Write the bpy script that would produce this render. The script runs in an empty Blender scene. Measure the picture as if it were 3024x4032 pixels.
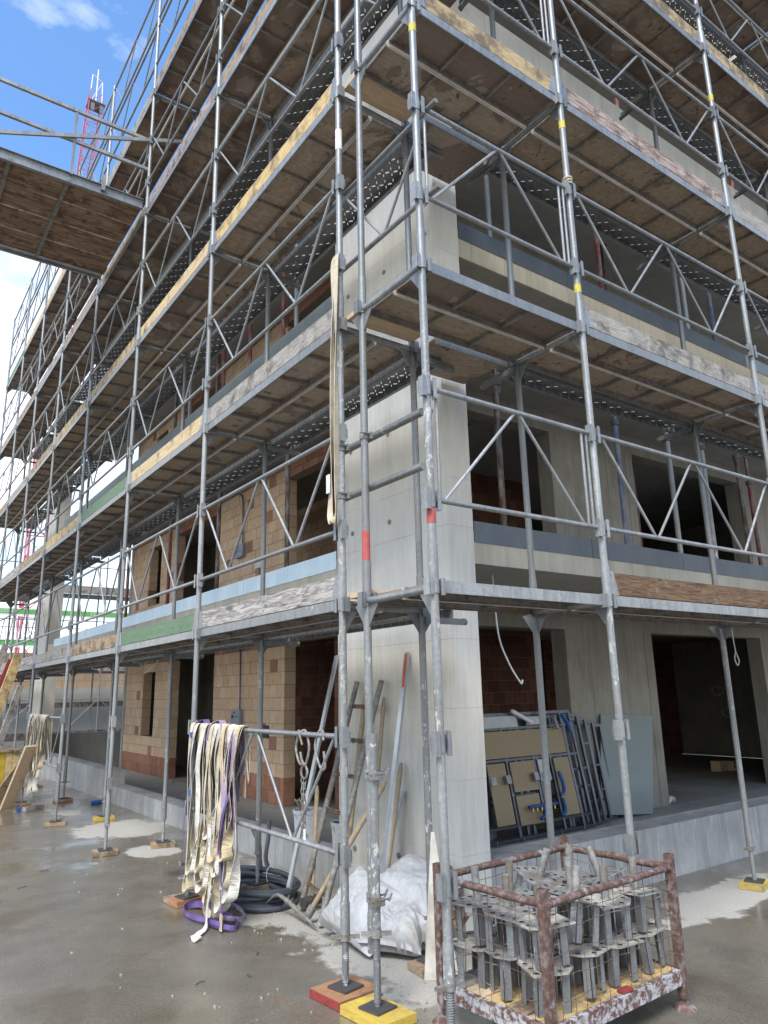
import bpy, math, random
from mathutils import Vector, Matrix, noise as mnoise
random.seed(7)
SC = bpy.context.scene
COL = SC.collection
R = math.radians
# ------------------------------------------------------------------ camera
cam = bpy.data.cameras.new('camera'); camo = bpy.data.objects.new('camera', cam); COL.objects.link(camo)
yaw, pitch, roll = 0.94459, 0.24311, -0.02284
fw = Vector((math.cos(yaw)*math.cos(pitch), math.sin(yaw)*math.cos(pitch), math.sin(pitch)))
rt = Vector((math.sin(yaw), -math.cos(yaw), 0)); up = rt.cross(fw)
r2 = rt*math.cos(roll)+up*math.sin(roll); u2 = -rt*math.sin(roll)+up*math.cos(roll)
camo.matrix_world = Matrix(((r2.x,u2.x,-fw.x,-2.541),(r2.y,u2.y,-fw.y,-3.9985),(r2.z,u2.z,-fw.z,1.7075),(0,0,0,1)))
cam.sensor_fit = 'HORIZONTAL'; cam.sensor_width = 36; cam.lens = 2849.64/3024*36
cam.clip_start = 0.05; cam.clip_end = 3000
SC.camera = camo
# ------------------------------------------------------------------ world, sun, exposure
SUN_DIR = Vector((-0.52, -0.40, 0.86)).normalized()      # towards the bright part of the sky
elev = math.asin(SUN_DIR.z); azim = math.atan2(SUN_DIR.x, SUN_DIR.y)
W = bpy.data.worlds.new('World'); SC.world = W; W.use_nodes = True
nt = W.node_tree; N = nt.nodes; Lk = nt.links; N.clear()
out = N.new('ShaderNodeOutputWorld'); bg = N.new('ShaderNodeBackground'); bg.inputs[1].default_value = 0.11
sky = N.new('ShaderNodeTexSky'); sky.sky_type = 'NISHITA'; sky.sun_disc = False
sky.sun_elevation = elev; sky.sun_rotation = azim; sky.air_density = 1.3; sky.dust_density = 0.6; sky.ozone_density = 2.0
tc = N.new('ShaderNodeTexCoord')
mp = N.new('ShaderNodeMapping'); mp.inputs['Scale'].default_value = (1.0, 1.0, 2.2)
mp.inputs['Location'].default_value = (0.35, 0.1, 0.2)
nz = N.new('ShaderNodeTexNoise'); nz.inputs['Scale'].default_value = 2.1; nz.inputs['Detail'].default_value = 7; nz.inputs['Roughness'].default_value = 0.55
nz.inputs['Distortion'].default_value = 0.4
sep = N.new('ShaderNodeSeparateXYZ')
low = N.new('ShaderNodeMapRange'); low.inputs[1].default_value = 0.62; low.inputs[2].default_value = 0.30; low.inputs[3].default_value = -0.10; low.inputs[4].default_value = 0.22
ad = N.new('ShaderNodeMath'); ad.operation = 'ADD'
cr = N.new('ShaderNodeValToRGB'); cr.color_ramp.elements[0].position = 0.50; cr.color_ramp.elements[1].position = 0.74
cr.color_ramp.elements[0].color = (0.03, 0.03, 0.03, 1); cr.color_ramp.elements[1].color = (1, 1, 1, 1)
mx = N.new('ShaderNodeMixRGB'); mx.inputs[2].default_value = (8.8, 8.9, 9.0, 1)
tint = N.new('ShaderNodeMixRGB'); tint.blend_type = 'MULTIPLY'; tint.inputs[0].default_value = 1.0; tint.inputs[2].default_value = (0.62, 0.98, 1.30, 1)
Lk.new(tc.outputs['Generated'], mp.inputs[0]); Lk.new(mp.outputs[0], nz.inputs[0])
Lk.new(tc.outputs['Generated'], sep.inputs[0]); Lk.new(sep.outputs[2], low.inputs[0])
Lk.new(nz.outputs[0], ad.inputs[0]); Lk.new(low.outputs[0], ad.inputs[1]); Lk.new(ad.outputs[0], cr.inputs[0])
Lk.new(sky.outputs[0], tint.inputs[1]); Lk.new(tint.outputs[0], mx.inputs[1]); Lk.new(cr.outputs[0], mx.inputs[0])
Lk.new(mx.outputs[0], bg.inputs[0]); Lk.new(bg.outputs[0], out.inputs[0])
sun = bpy.data.lights.new('sun', 'SUN'); sun.energy = 2.6; sun.angle = R(26); sun.color = (1.0, 0.955, 0.87)
suno = bpy.data.objects.new('sun', sun); COL.objects.link(suno); suno.location = (0, 0, 40)
suno.rotation_euler = (-SUN_DIR).to_track_quat('-Z', 'Y').to_euler()
SC.view_settings.view_transform = 'Standard'; SC.view_settings.look = 'None'
SC.view_settings.exposure = 1.08; SC.view_settings.gamma = 1.0
try: SC.view_settings.use_curve_mapping = False
except Exception: pass

# ------------------------------------------------------------------ materials
def mk(name, fn, rough=0.7, metal=0.0, **kw):
    m = bpy.data.materials.new(name); m.use_nodes = True
    t = m.node_tree; b = t.nodes['Principled BSDF']
    b.inputs['Roughness'].default_value = rough; b.inputs['Metallic'].default_value = metal
    b.inputs['Specular IOR Level'].default_value = kw.get('spec', 0.4)
    fn(G(t, b)); return m
class G:
    def __init__(s, t, b): s.t, s.b = t, b
    def n(s, ty, **k):
        x = s.t.nodes.new(ty)
        for a, v in k.items(): setattr(x, a, v)
        return x
    def l(s, a, b): s.t.links.new(a, b)
    def pos(s, sc=(1,1,1), loc=(0,0,0), obj=False):
        if obj: src = s.n('ShaderNodeTexCoord').outputs['Object']
        else: src = s.n('ShaderNodeNewGeometry').outputs['Position']
        m = s.n('ShaderNodeMapping'); m.inputs['Scale'].default_value = sc; m.inputs['Location'].default_value = loc
        s.l(src, m.inputs[0]); return m.outputs[0]
    def noise(s, v, scale, detail=4, rough=0.55, dist=0):
        x = s.n('ShaderNodeTexNoise'); x.inputs['Scale'].default_value = scale; x.inputs['Detail'].default_value = detail
        x.inputs['Roughness'].default_value = rough; x.inputs['Distortion'].default_value = dist
        s.l(v, x.inputs[0]); return x.outputs[0]
    def vor(s, v, scale, out='Color', feat='F1'):
        x = s.n('ShaderNodeTexVoronoi'); x.feature = feat; x.inputs['Scale'].default_value = scale; s.l(v, x.inputs['Vector']); return x.outputs[out]
    def ramp(s, v, stops, interp='LINEAR'):
        x = s.n('ShaderNodeValToRGB'); e = x.color_ramp; e.interpolation = interp
        while len(e.elements) < len(stops): e.elements.new(0.5)
        for i, (p, c) in enumerate(stops):
            e.elements[i].position = p
            e.elements[i].color = (c, c, c, 1) if isinstance(c, (int, float)) else tuple(c)+(1,)
        s.l(v, x.inputs[0]); return x.outputs[0]
    def mix(s, f, a, b, mode='MIX'):
        x = s.n('ShaderNodeMixRGB'); x.blend_type = mode
        for i, v in ((0, f), (1, a), (2, b)):
            if isinstance(v, (int, float)): x.inputs[i].default_value = v if i == 0 else (v, v, v, 1)
            elif isinstance(v, tuple): x.inputs[i].default_value = v+(1,)
            else: s.l(v, x.inputs[i])
        return x.outputs[0]
    def math(s, op, a, b=0.0, c=None):
        x = s.n('ShaderNodeMath'); x.operation = op
        for i, v in ((0, a), (1, b), (2, c)):
            if v is None: continue
            if isinstance(v, (int, float)): x.inputs[i].default_value = v
            else: s.l(v, x.inputs[i])
        return x.outputs[0]
    def rnd(s): return s.n('ShaderNodeObjectInfo').outputs['Random']
    def xyz(s, v):
        x = s.n('ShaderNodeSeparateXYZ'); s.l(v, x.inputs[0]); return x.outputs
    def base(s, c):
        if isinstance(c, tuple): s.b.inputs['Base Color'].default_value = c+(1,)
        else: s.l(c, s.b.inputs['Base Color'])
    def ro(s, v): s.l(v, s.b.inputs['Roughness'])
    def bump(s, h, st=0.3, d=0.01):
        x = s.n('ShaderNodeBump'); x.inputs['Strength'].default_value = st; x.inputs['Distance'].default_value = d
        s.l(h, x.inputs['Height']); s.l(x.outputs[0], s.b.inputs['Normal'])
MAT = {}
def galv(tone, splash, warm=0.0):
    def f(g):
        p = g.pos(); s = g.vor(p, 60, 'Color'); sv = g.xyz(s)[0]
        n = g.noise(g.pos((1,1,.35)), 5, 5); r = g.rnd(); lf = g.noise(g.pos((1,1,.8), (1,5,2)), 2.3, 4, .6)
        c = g.mix(g.ramp(n, [(0.3, 0), (0.7, 1)]), tuple(tone*k for k in (0.66, 0.69, 0.70)), tuple(tone*k for k in (1.12, 1.13, 1.10)))
        c = g.mix(0.22, c, g.ramp(sv, [(0.2, (tone*.6, tone*.64, tone*.67)), (0.8, (tone*1.35, tone*1.38, tone*1.38))]))
        st = g.noise(g.pos((7, 7, .9)), 3.2, 4, .6)
        c = g.mix(g.ramp(st, [(0.46, 0.0), (0.72, 0.6)]), c, (0.15+warm, 0.14+warm*.6, 0.12))
        c = g.mix(g.math('MULTIPLY', r, 0.55), c, (0.15, 0.155, 0.16))
        sp = g.noise(g.pos((1, 1, .5), (3.3, 1, 7)), 34, 5, .7, .8)
        sp = g.math('ADD', sp, g.math('MULTIPLY', g.math('SUBTRACT', lf, .5), .55))
        k = g.ramp(sp, [(0.70-splash, 0), (0.74-splash, .85)])
        c = g.mix(k, c, (0.50, 0.49, 0.45))
        rs = g.noise(g.pos((1,1,1), (7,7,7)), 13, 5, .7); c = g.mix(g.ramp(rs, [(.70, 0), (.76, .6)]), c, (0.16, 0.08, 0.045))
        g.base(c)
        g.ro(g.mix(k, g.ramp(n, [(0, 0.38), (1, 0.62)]), 0.85))
        g.l(g.math('SUBTRACT', 0.45, g.math('MULTIPLY', k, 0.4)), g.b.inputs['Metallic'])
        g.bump(g.math('ADD', k, g.math('MULTIPLY', n, .3)), .35, .002)
    return f
MAT['galv'] = mk('galvanised_steel', galv(0.34, 0.00))
MAT['galv_dirty'] = mk('galvanised_steel_splashed', galv(0.31, 0.10, .02))
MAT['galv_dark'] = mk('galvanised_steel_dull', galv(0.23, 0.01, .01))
def f(g):
    p = g.pos(); n = g.noise(p, 30, 6, .7); k = g.noise(p, 9, 4)
    c = g.ramp(n, [(0.3, (0.05, 0.033, 0.027)), (0.50, (0.12, 0.065, 0.05)), (0.66, (0.21, 0.18, 0.17))])
    c = g.mix(g.ramp(k, [(0.60, 0), (0.66, .8)]), c, (0.30, 0.29, 0.30))
    g.base(c); g.bump(n, .5, .003)
MAT['rust'] = mk('rusty_painted_steel', f, 0.75, 0.1)
def f(g):
    p = g.pos(); n = g.noise(p, 26, 5, .7); k = g.noise(p, 7, 4)
    c = g.ramp(n, [(0.3, (0.13, 0.12, 0.105)), (0.7, (0.34, 0.34, 0.32))])
    c = g.mix(g.ramp(k, [(0.5, 0), (0.6, .7)]), c, (0.17, 0.13, 0.10))
    g.base(c); g.bump(n, .5, .003)
MAT['old_steel'] = mk('weathered_steel', f, 0.7, 0.35)
def f(g):
    p = g.pos(); n = g.noise(p, 22, 5, .7); k = g.noise(p, 5, 4)
    c = g.ramp(n, [(0.3, (0.15, 0.13, 0.11)), (0.7, (0.33, 0.31, 0.28))]); c = g.mix(g.ramp(k, [(0.5, 0), (0.66, .7)]), c, (0.20, 0.12, 0.075))
    g.base(c); g.bump(n, .4, .003)
MAT['rib_steel'] = mk('dirty_rib_steel', f, 0.7, 0.25)
def f(g):
    p = g.pos(); n = g.noise(p, 30, 5, .7); k = g.noise(p, 8, 4)
    c = g.ramp(n, [(0.35, (0.20, 0.185, 0.155)), (0.65, (0.44, 0.42, 0.37))]); c = g.mix(g.ramp(k, [(0.5, 0), (0.62, .7)]), c, (0.19, 0.16, 0.12))
    g.base(c); g.bump(n, .5, .003)
MAT['chipped'] = mk('chipped_grey_paint', lambda g: (g.base(g.mix(g.ramp(g.noise(g.pos((1,1,1)), 24, 6, .75), [(.44, 0), (.54, 1)]), (0.40, 0.40, 0.41), (0.12, 0.06, 0.045)))), .75, .1)
MAT['cement_steel'] = mk('cement_crusted_steel', f, 0.85, 0.1)
MAT['galv_leg'] = mk('galvanised_angle', galv(0.30, 0.02, .01), .5)
def prop_mat(col):
    def f(g):
        p = g.pos(); n = g.noise(g.pos((1,1,.3)), 18, 5, .7)
        g.base(g.mix(g.ramp(n, [(0.45, 0), (0.65, 1)]), col, (0.20, 0.19, 0.18)))
    return f
MAT['prop_red'] = mk('red_oxide_steel', prop_mat((0.16, 0.03, 0.025)), .6, .1)
MAT['prop_brown'] = mk('brown_steel', prop_mat((0.07, 0.045, 0.035)), .6, .3)
MAT['prop_blue'] = mk('blue_steel', prop_mat((0.07, 0.10, 0.17)), .6, .1)
def conc(a, b, grain=(1,1,.12), stain=.25):
    def f(g):
        n = g.noise(g.pos(), 1.3, 6, .6); m = g.noise(g.pos(grain), 26, 4, .6); s = g.noise(g.pos((3.0,3.0,.35)), 2.2, 5, .65)
        c = g.mix(g.ramp(n, [(.3, 0), (.7, 1)]), a, b)
        c = g.mix(g.ramp(m, [(.3, .22), (.65, 0)]), c, tuple(x*.6 for x in a))
        c = g.mix(g.ramp(s, [(.46, 0), (.66, stain)]), c, (0.17, 0.155, 0.13)); dr = g.noise(g.pos((9,9,.5)), 3, 4, .6); c = g.mix(g.ramp(dr, [(.58, 0), (.70, stain*.8)]), c, tuple(min(.62, x*1.35) for x in b))
        pit = g.vor(g.pos(), 42, 'Distance')
        pk = g.ramp(pit, [(.05, 1), (.10, 0)])
        pk2 = g.math('MULTIPLY', pk, g.ramp(g.noise(g.pos(), 9, 2), [(.52, 0), (.62, 1)]))
        c = g.mix(g.math('MULTIPLY', pk2, .5), c, (0.12, 0.12, 0.11))
        g.base(c); g.bump(g.math('SUBTRACT', g.math('MULTIPLY', m, .5), pk2), .25, .004)
    return f
MAT['concrete'] = mk('formwork_concrete', conc((0.58, 0.555, 0.49), (0.70, 0.675, 0.605), (1,1,.12), .14), .8)
MAT['concrete_edge'] = mk('slab_edge_concrete', conc((0.42, 0.385, 0.30), (0.56, 0.51, 0.40), (1,1,.1), .3), .85)
MAT['concrete_in'] = mk('interior_concrete', conc((0.20, 0.185, 0.15), (0.33, 0.305, 0.25), (1,1,.15), .5), .85)  # colour darkened to imitate the shade inside loggias and rooms
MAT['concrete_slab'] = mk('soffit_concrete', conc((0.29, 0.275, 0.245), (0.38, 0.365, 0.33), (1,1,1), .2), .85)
MAT['concrete_curb'] = mk('kerb_concrete', conc((0.25, 0.25, 0.245), (0.43, 0.43, 0.42), (1,1,.6), .55), .7)
MAT['concrete_floor'] = mk('screed', conc((0.27, 0.26, 0.235), (0.36, 0.345, 0.31), (1,1,1), .35), .75)
def brickm(a, b, c3):
    def f(g):
        r = g.rnd(); w = g.n('ShaderNodeTexWave'); w.bands_direction = 'DIAGONAL'; w.inputs['Scale'].default_value = 17; w.inputs['Distortion'].default_value = .4
        g.l(g.pos((1,1,0)), w.inputs[0]); n = g.noise(g.pos(), 14, 5, .6)
        c = g.ramp(r, [(0, a), (.5, b), (1, c3)])
        c = g.mix(g.ramp(n, [(.4, 0), (.75, .45)]), c, tuple(x*.62 for x in a))
        c = g.mix(g.math('MULTIPLY', w.outputs[1], .22), c, tuple(x*.55 for x in a))
        k = g.noise(g.pos(), 3.1, 5, .7)
        c = g.mix(g.ramp(k, [(.66, 0), (.72, .35)]), c, (0.45, 0.42, 0.38))
        g.base(c); g.bump(w.outputs[1], .3, .004)
    return f
MAT['brick'] = mk('fired_clay', brickm((0.57, 0.385, 0.245), (0.62, 0.44, 0.285), (0.67, 0.50, 0.34)), .85)
MAT['brick_red'] = mk('damp_red_clay', brickm((0.27, 0.125, 0.08), (0.34, 0.165, 0.10), (0.40, 0.20, 0.13)), .85)
MAT['brick_in'] = mk('indoor_red_clay', brickm((0.13, 0.05, 0.03), (0.18, 0.075, 0.045), (0.22, 0.105, 0.06)), .85)  # clay colour darkened to imitate dim indoor light
MAT['mortar'] = mk('mortar', lambda g: g.base(g.ramp(g.noise(g.pos(), 30), [(.3, (0.20, 0.15, 0.11)), (.7, (0.27, 0.21, 0.16))])), .9)
def ply(g, dark=0.0):
    p = g.pos(); r = g.rnd()
    n = g.noise(g.pos((1,1,1)), 1.9, 6, .66, 1.1); n = g.math('ADD', n, g.math('MULTIPLY', g.math('SUBTRACT', r, .62), .22)); fine = g.noise(g.pos((1,1,1)), 22, 5, .65)
    c = g.ramp(fine, [(.3, (0.24, 0.175, 0.12)), (.7, (0.40, 0.315, 0.23))])
    c = g.mix(g.math('MULTIPLY', r, .75), c, (0.37, 0.335, 0.28)); gr = g.noise(g.pos((1,8,1)), 9, 4, .6); c = g.mix(g.ramp(gr, [(.45, 0), (.7, .4)]), c, (0.17, 0.12, 0.085))
    wet = g.ramp(n, [(.50, 0), (.515, 1)])
    c = g.mix(g.math('MULTIPLY', wet, .55), c, (0.085, 0.045, 0.028))
    sp = g.noise(g.pos((1,1,1), (9,3,5)), 11, 4, .6, .5)
    c = g.mix(g.ramp(sp, [(.64, 0), (.67, .8)]), c, (0.05, 0.03, 0.018))
    lt = g.noise(g.pos((1,1,1), (2,8,1)), 7, 4, .6)
    c = g.mix(g.ramp(lt, [(.66, 0), (.70, .5)]), c, (0.46, 0.40, 0.32))
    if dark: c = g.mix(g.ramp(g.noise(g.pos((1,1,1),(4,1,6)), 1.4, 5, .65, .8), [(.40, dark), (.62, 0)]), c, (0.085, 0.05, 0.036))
    g.base(c); g.ro(g.mix(wet, .75, .45)); g.bump(fine, .15, .002)
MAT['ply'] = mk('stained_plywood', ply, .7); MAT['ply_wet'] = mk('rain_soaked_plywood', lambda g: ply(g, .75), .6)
def wood(a, b, dark, ax, cover=.5, scale=1.0):
    def f(g):
        sc = (.10, 1, 1) if ax == 'x' else (1, .10, 1)
        off = (1.7, 2.3, 0)
        p = g.pos(sc, off); n = g.noise(p, 55*scale, 5, .6, 1.6); k = g.noise(g.pos((1,1,1)), 5, 5, .7); kn = g.noise(g.pos((.6,.6,1.4)), 3.1, 3, .5, .5)
        c = g.mix(g.ramp(n, [(.36, 0), (.62, 1)]), a, b)
        c = g.mix(g.ramp(k, [(cover, 0), (cover+.14, .85)]), c, dark)
        c = g.mix(g.ramp(kn, [(.66, 0), (.72, .6)]), c, tuple(x*.5 for x in dark))
        g.base(c); g.bump(n, .5, .003)
    return f
for ax in 'xy':
    MAT['w_honey'+ax] = mk('honey_mottled_board', wood((0.30, 0.20, 0.095), (0.49, 0.38, 0.21), (0.10, 0.075, 0.055), ax, .45), .75)
    MAT['w_worn'+ax] = mk('worn_reddish_board', wood((0.15, 0.085, 0.06), (0.42, 0.35, 0.31), (0.055, 0.035, 0.025), ax, .50, .7), .8)
    MAT['w_padr'+ax] = mk('orange_brown_pad', wood((0.24, 0.115, 0.055), (0.36, 0.19, 0.10), (0.14, 0.09, 0.06), ax, .55), .75)
    MAT['w_pady'+ax] = mk('yellow_pad', wood((0.42, 0.29, 0.05), (0.55, 0.39, 0.07), (0.22, 0.18, 0.11), ax, .50), .7)
    MAT['w_yellow'+ax] = mk('yellow_formwork_board', wood((0.43, 0.29, 0.11), (0.60, 0.45, 0.22), (0.19, 0.125, 0.075), ax, .47), .7)
    MAT['w_osb'+ax] = mk('pale_spotted_board', wood((0.40, 0.29, 0.15), (0.58, 0.45, 0.27), (0.09, 0.06, 0.035), ax, .52), .75)
    MAT['w_grey'+ax] = mk('weathered_grey_board', wood((0.10, 0.09, 0.08), (0.44, 0.40, 0.37), (0.05, 0.045, 0.04), ax, .60, .6), .85)
    MAT['w_greyl'+ax] = mk('pale_grey_board', wood((0.20, 0.18, 0.155), (0.36, 0.33, 0.29), (0.09, 0.08, 0.07), ax, .50), .85)
    MAT['w_green'+ax] = mk('green_painted_board', wood((0.075, 0.135, 0.075), (0.13, 0.20, 0.12), (0.15, 0.16, 0.12), ax, .60), .7)
    MAT['w_brown'+ax] = mk('brown_board', wood((0.20, 0.14, 0.085), (0.38, 0.28, 0.18), (0.08, 0.055, 0.04), ax, .48), .8)
    MAT['w_rust'+ax] = mk('dark_rusty_board', wood((0.055, 0.032, 0.02), (0.19, 0.11, 0.055), (0.32, 0.28, 0.24), ax, .60), .8)
    MAT['w_pale'+ax] = mk('pale_timber', wood((0.42, 0.30, 0.19), (0.56, 0.42, 0.28), (0.25, 0.17, 0.10), ax, .62), .8)
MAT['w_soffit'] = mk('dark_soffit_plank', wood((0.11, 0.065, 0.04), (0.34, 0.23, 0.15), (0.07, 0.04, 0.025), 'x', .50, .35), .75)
def strip(a, b):
    def f(g):
        n = g.noise(g.pos((1,1,.5)), 3.5, 6, .65); m = g.noise(g.pos((1,1,.2)), 19, 4)
        c = g.mix(g.ramp(n, [(.3, 0), (.7, 1)]), a, b); c = g.mix(g.ramp(m, [(.6, 0), (.8, .5)]), c, tuple(x*.6 for x in a)); g.base(c)
    return f
MAT['strip_light'] = mk('sky_tinted_zinc', strip((0.46, 0.60, 0.68), (0.62, 0.74, 0.80)), .5, .25)  # sky reflection is painted into this zinc's pale blue base colour
MAT['strip_dark'] = mk('dark_zinc_sheet', strip((0.085, 0.10, 0.115), (0.12, 0.14, 0.155)), .5, .3)
MAT['strip_mid'] = mk('grey_zinc_sheet', strip((0.22, 0.27, 0.29), (0.30, 0.36, 0.38)), .45, .35)
SEGS = [(-.29, .50, -.272, -.26, .009), (-.325, .40, -.313, -.13, .007), (-.40, .10, -.386, -.32, .012)]
def ground(g):
    P = g.pos(); X, Y, Z = g.xyz(P)
    wob = g.noise(P, 1.7, 5, .6); wob2 = g.noise(P, 7, 4, .6)
    w = g.math('ADD', g.math('MULTIPLY', g.math('SUBTRACT', wob, .5), 1.7), g.math('MULTIPLY', g.math('SUBTRACT', wob2, .5), .6))
    dry = None
    for (cx, cy, rx, ry, a) in [(0.62,6.60,.62,.75,0.15), (0.50,4.85,.27,.42,.4), (0.42,8.75,.22,.42,0), (3.5,-.27,1.05,.26,.13), (0.92,1.9,.72,1.9,0), (0.80,0.25,.60,.95,0), (0.72,-0.5,.30,.5,0), (7.6,-.3,1.8,.3,.1)]:
        dx = g.math('SUBTRACT', X, cx); dy = g.math('SUBTRACT', Y, cy)
        ca, sa = math.cos(a), math.sin(a)
        u = g.math('ADD', g.math('MULTIPLY', dx, ca/rx), g.math('MULTIPLY', dy, sa/rx)); v = g.math('ADD', g.math('MULTIPLY', dx, -sa/ry), g.math('MULTIPLY', dy, ca/ry))
        d = g.math('SQRT', g.math('ADD', g.math('MULTIPLY', u, u), g.math('MULTIPLY', v, v)))
        d = g.math('SUBTRACT', 1.0, d)
        dry = d if dry is None else g.math('MAXIMUM', dry, d)
    dk = g.ramp(g.math('ADD', g.math('ADD', dry, w), .5), [(.42, 0), (.58, 1)])
    n = g.noise(P, 2.6, 6, .6); f = g.noise(P, 60, 5, .7); brown = g.noise(P, .9, 5, .65, .5); st = g.noise(g.pos((1,1,1),(5,2,0)), 3.2, 5, .6)
    wet = g.mix(g.ramp(n, [(.3, 0), (.7, 1)]), (0.118, 0.101, 0.074), (0.205, 0.182, 0.142))
    wet = g.mix(g.ramp(brown, [(.5, 0), (.68, .6)]), wet, (0.165, 0.130, 0.085))
    wet = g.mix(g.ramp(st, [(.70, 0), (.78, .5)]), wet, (0.20, 0.12, 0.06))
    g2 = g.noise(P, 150, 3, .7); g3 = g.vor(P, 90, 'Distance')
    wet = g.mix(g.ramp(f, [(.36, .6), (.56, 0)]), wet, (0.075, 0.066, 0.05)); wet = g.mix(g.ramp(g2, [(.56, 0), (.70, .55)]), wet, (0.30, 0.28, 0.24)); wet = g.mix(g.ramp(g3, [(.10, .6), (.22, 0)]), wet, (0.055, 0.048, 0.038))
    d = g.mix(g.ramp(f, [(.3, 0), (.7, 1)]), (0.28, 0.265, 0.23), (0.41, 0.39, 0.35))
    for (ax_, ay_, bx_, by_, wd_) in SEGS:
        L_ = math.hypot(bx_-ax_, by_-ay_); ux, uy = (bx_-ax_)/L_, (by_-ay_)/L_
        al = g.math('ADD', g.math('MULTIPLY', g.math('SUBTRACT', X, ax_), ux), g.math('MULTIPLY', g.math('SUBTRACT', Y, ay_), uy))
        pe = g.math('ADD', g.math('MULTIPLY', g.math('SUBTRACT', X, ax_), -uy), g.math('MULTIPLY', g.math('SUBTRACT', Y, ay_), ux))
        pe = g.math('ABSOLUTE', g.math('ADD', pe, g.math('MULTIPLY', g.math('SUBTRACT', wob, .5), .10)))
        k_ = g.math('MULTIPLY', g.ramp(g.math('DIVIDE', pe, wd_), [(.2, 1), (1, 0)]), g.math('MULTIPLY', g.math('GREATER_THAN', al, 0), g.math('LESS_THAN', al, L_)))
        wet = g.mix(g.math('MULTIPLY', k_, g.ramp(wob2, [(.35, 0), (.6, .85)])), wet, (0.27, 0.12, 0.045))
    g.base(g.mix(dk, wet, d))
    pud = g.ramp(g.noise(P, .8, 4, .55), [(.46, 0), (.60, 1)])
    g.l(g.math('MULTIPLY', g.math('SUBTRACT', 1.0, dk), g.mix(pud, .6, .9)), g.b.inputs['Coat Weight']); g.l(g.mix(pud, .24, .10), g.b.inputs['Coat Roughness'])
    rw = g.math('ADD', .22, g.math('MULTIPLY', f, .30)); rw = g.mix(pud, rw, .07)
    g.ro(g.mix(dk, rw, .85))
    h = g.math('ADD', g.math('MULTIPLY', g.noise(P, 48, 6, .75), g.math('SUBTRACT', 1.15, pud)), g.math('MULTIPLY', n, 1.2))
    g.bump(h, .75, .011)
    cb = g.n('ShaderNodeBump'); cb.inputs['Strength'].default_value = .35; cb.inputs['Distance'].default_value = .006; g.l(h, cb.inputs['Height']); g.l(cb.outputs[0], g.b.inputs['Coat Normal'])
MAT['ground'] = mk('wet_concrete_ground', ground, .4, 0, spec=.55)
def web(a, b):
    def f(g):
        n = g.noise(g.pos(), 6, 4, .6); m = g.noise(g.pos((1,1,1)), 140, 2)
        c = g.mix(g.ramp(n, [(.35, 0), (.7, 1)]), a, b); c = g.mix(g.ramp(g.noise(g.pos(), 15, 3), [(.56, 0), (.72, .55)]), c, tuple(x*.55 for x in a)); g.base(c); g.bump(m, .4, .002)
    return f
MAT['web_cream'] = mk('cream_webbing', web((0.42, 0.35, 0.235), (0.62, 0.555, 0.43)), .9)
MAT['web_white'] = mk('dirty_white_webbing', web((0.42, 0.39, 0.33), (0.66, 0.63, 0.57)), .9)
MAT['web_tan'] = mk('tan_webbing', web((0.38, 0.29, 0.18), (0.58, 0.48, 0.34)), .9)
MAT['web_purple'] = mk('purple_webbing', web((0.08, 0.05, 0.16), (0.17, 0.11, 0.29)), .85)
MAT['web_mauve'] = mk('faded_mauve_webbing', web((0.22, 0.16, 0.26), (0.38, 0.30, 0.40)), .85)
def flat(c, r=.6, m=0.0, var=.25, sc=12):
    def f(g): g.base(g.mix(g.ramp(g.noise(g.pos(), sc, 4, .6), [(.35, 0), (.7, var)]), c, tuple(x*.5 for x in c)))
    return f
def simple(k, c, r=.6, m=0.0, var=.3, sc=12): MAT[k] = mk(k, flat(c, r, m, var, sc), r, m)
simple('bag', (0.43, 0.435, 0.45), .7, 0, .3, 7)
MAT['bag'] = mk('dusty_woven_sack', lambda g: (g.base(g.mix(g.ramp(g.noise(g.pos(), 3.5, 5, .65, .5), [(.46, 0), (.68, .6)]), g.mix(g.ramp(g.noise(g.pos((1,1,1),(3,3,3)), 9, 4), [(.4, 0), (.6, 1)]), (0.43, 0.435, 0.445), (0.36, 0.36, 0.365)), (0.27, 0.245, 0.205))), g.bump(g.noise(g.pos(), 120, 2), .2, .002)), .65)
simple('blue', (0.02, 0.08, 0.27), .5); simple('blue_pipe', (0.03, 0.07, 0.22), .5); simple('black', (0.03, 0.03, 0.032), .6)
simple('rubber', (0.075, 0.085, 0.10), .55, 0, .5); simple('bucket', (0.62, 0.64, 0.64), .5); simple('alu', (0.45, 0.48, 0.51), .38, .7, .35)
simple('handle', (0.36, 0.28, 0.18), .75, 0, .5, 20); simple('orange', (0.62, 0.10, 0.04), .6); simple('red', (0.27, 0.04, 0.035), .7, 0, .7, 30)
simple('yellow', (0.60, 0.50, 0.08), .6, 0, .9, 60); simple('white', (0.72, 0.72, 0.70), .7); simple('pad_red', (0.32, 0.135, 0.06), .7, 0, .6)
simple('pad_yellow', (0.62, 0.40, 0.04), .7, 0, .5, 6); simple('pad_brown', (0.27, 0.17, 0.10), .8, 0, .6); simple('green_board', (0.25, 0.285, 0.27), .85, 0, .12)
simple('grey_box', (0.26, 0.28, 0.31), .6); simple('green', (0.10, 0.33, 0.07), .6); simple('crane_red', (0.50, 0.10, 0.15), .5); simple('crane_white', (0.70, 0.66, 0.66), .5)  # crane red is lightened to imitate haze
simple('profile', (0.11, 0.12, 0.14), .4, .7); simple('osb_panel', (0.32, 0.25, 0.15), .8, 0, .25, 30); simple('brass', (0.5, 0.36, 0.12), .35, .9)
simple('hole_plug', (0.22, 0.21, 0.19), .9); simple('gap_lit_edge', (0.62, 0.57, 0.50), .9, 0, .6, 9); simple('clear', (0.45, 0.46, 0.44), .3); simple('dirt', (0.12, 0.10, 0.075), .95); simple('print', (0.035, 0.02, 0.06), .8); simple('yellow_box', (0.52, 0.36, 0.03), .7, 0, .6, 8)
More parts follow.
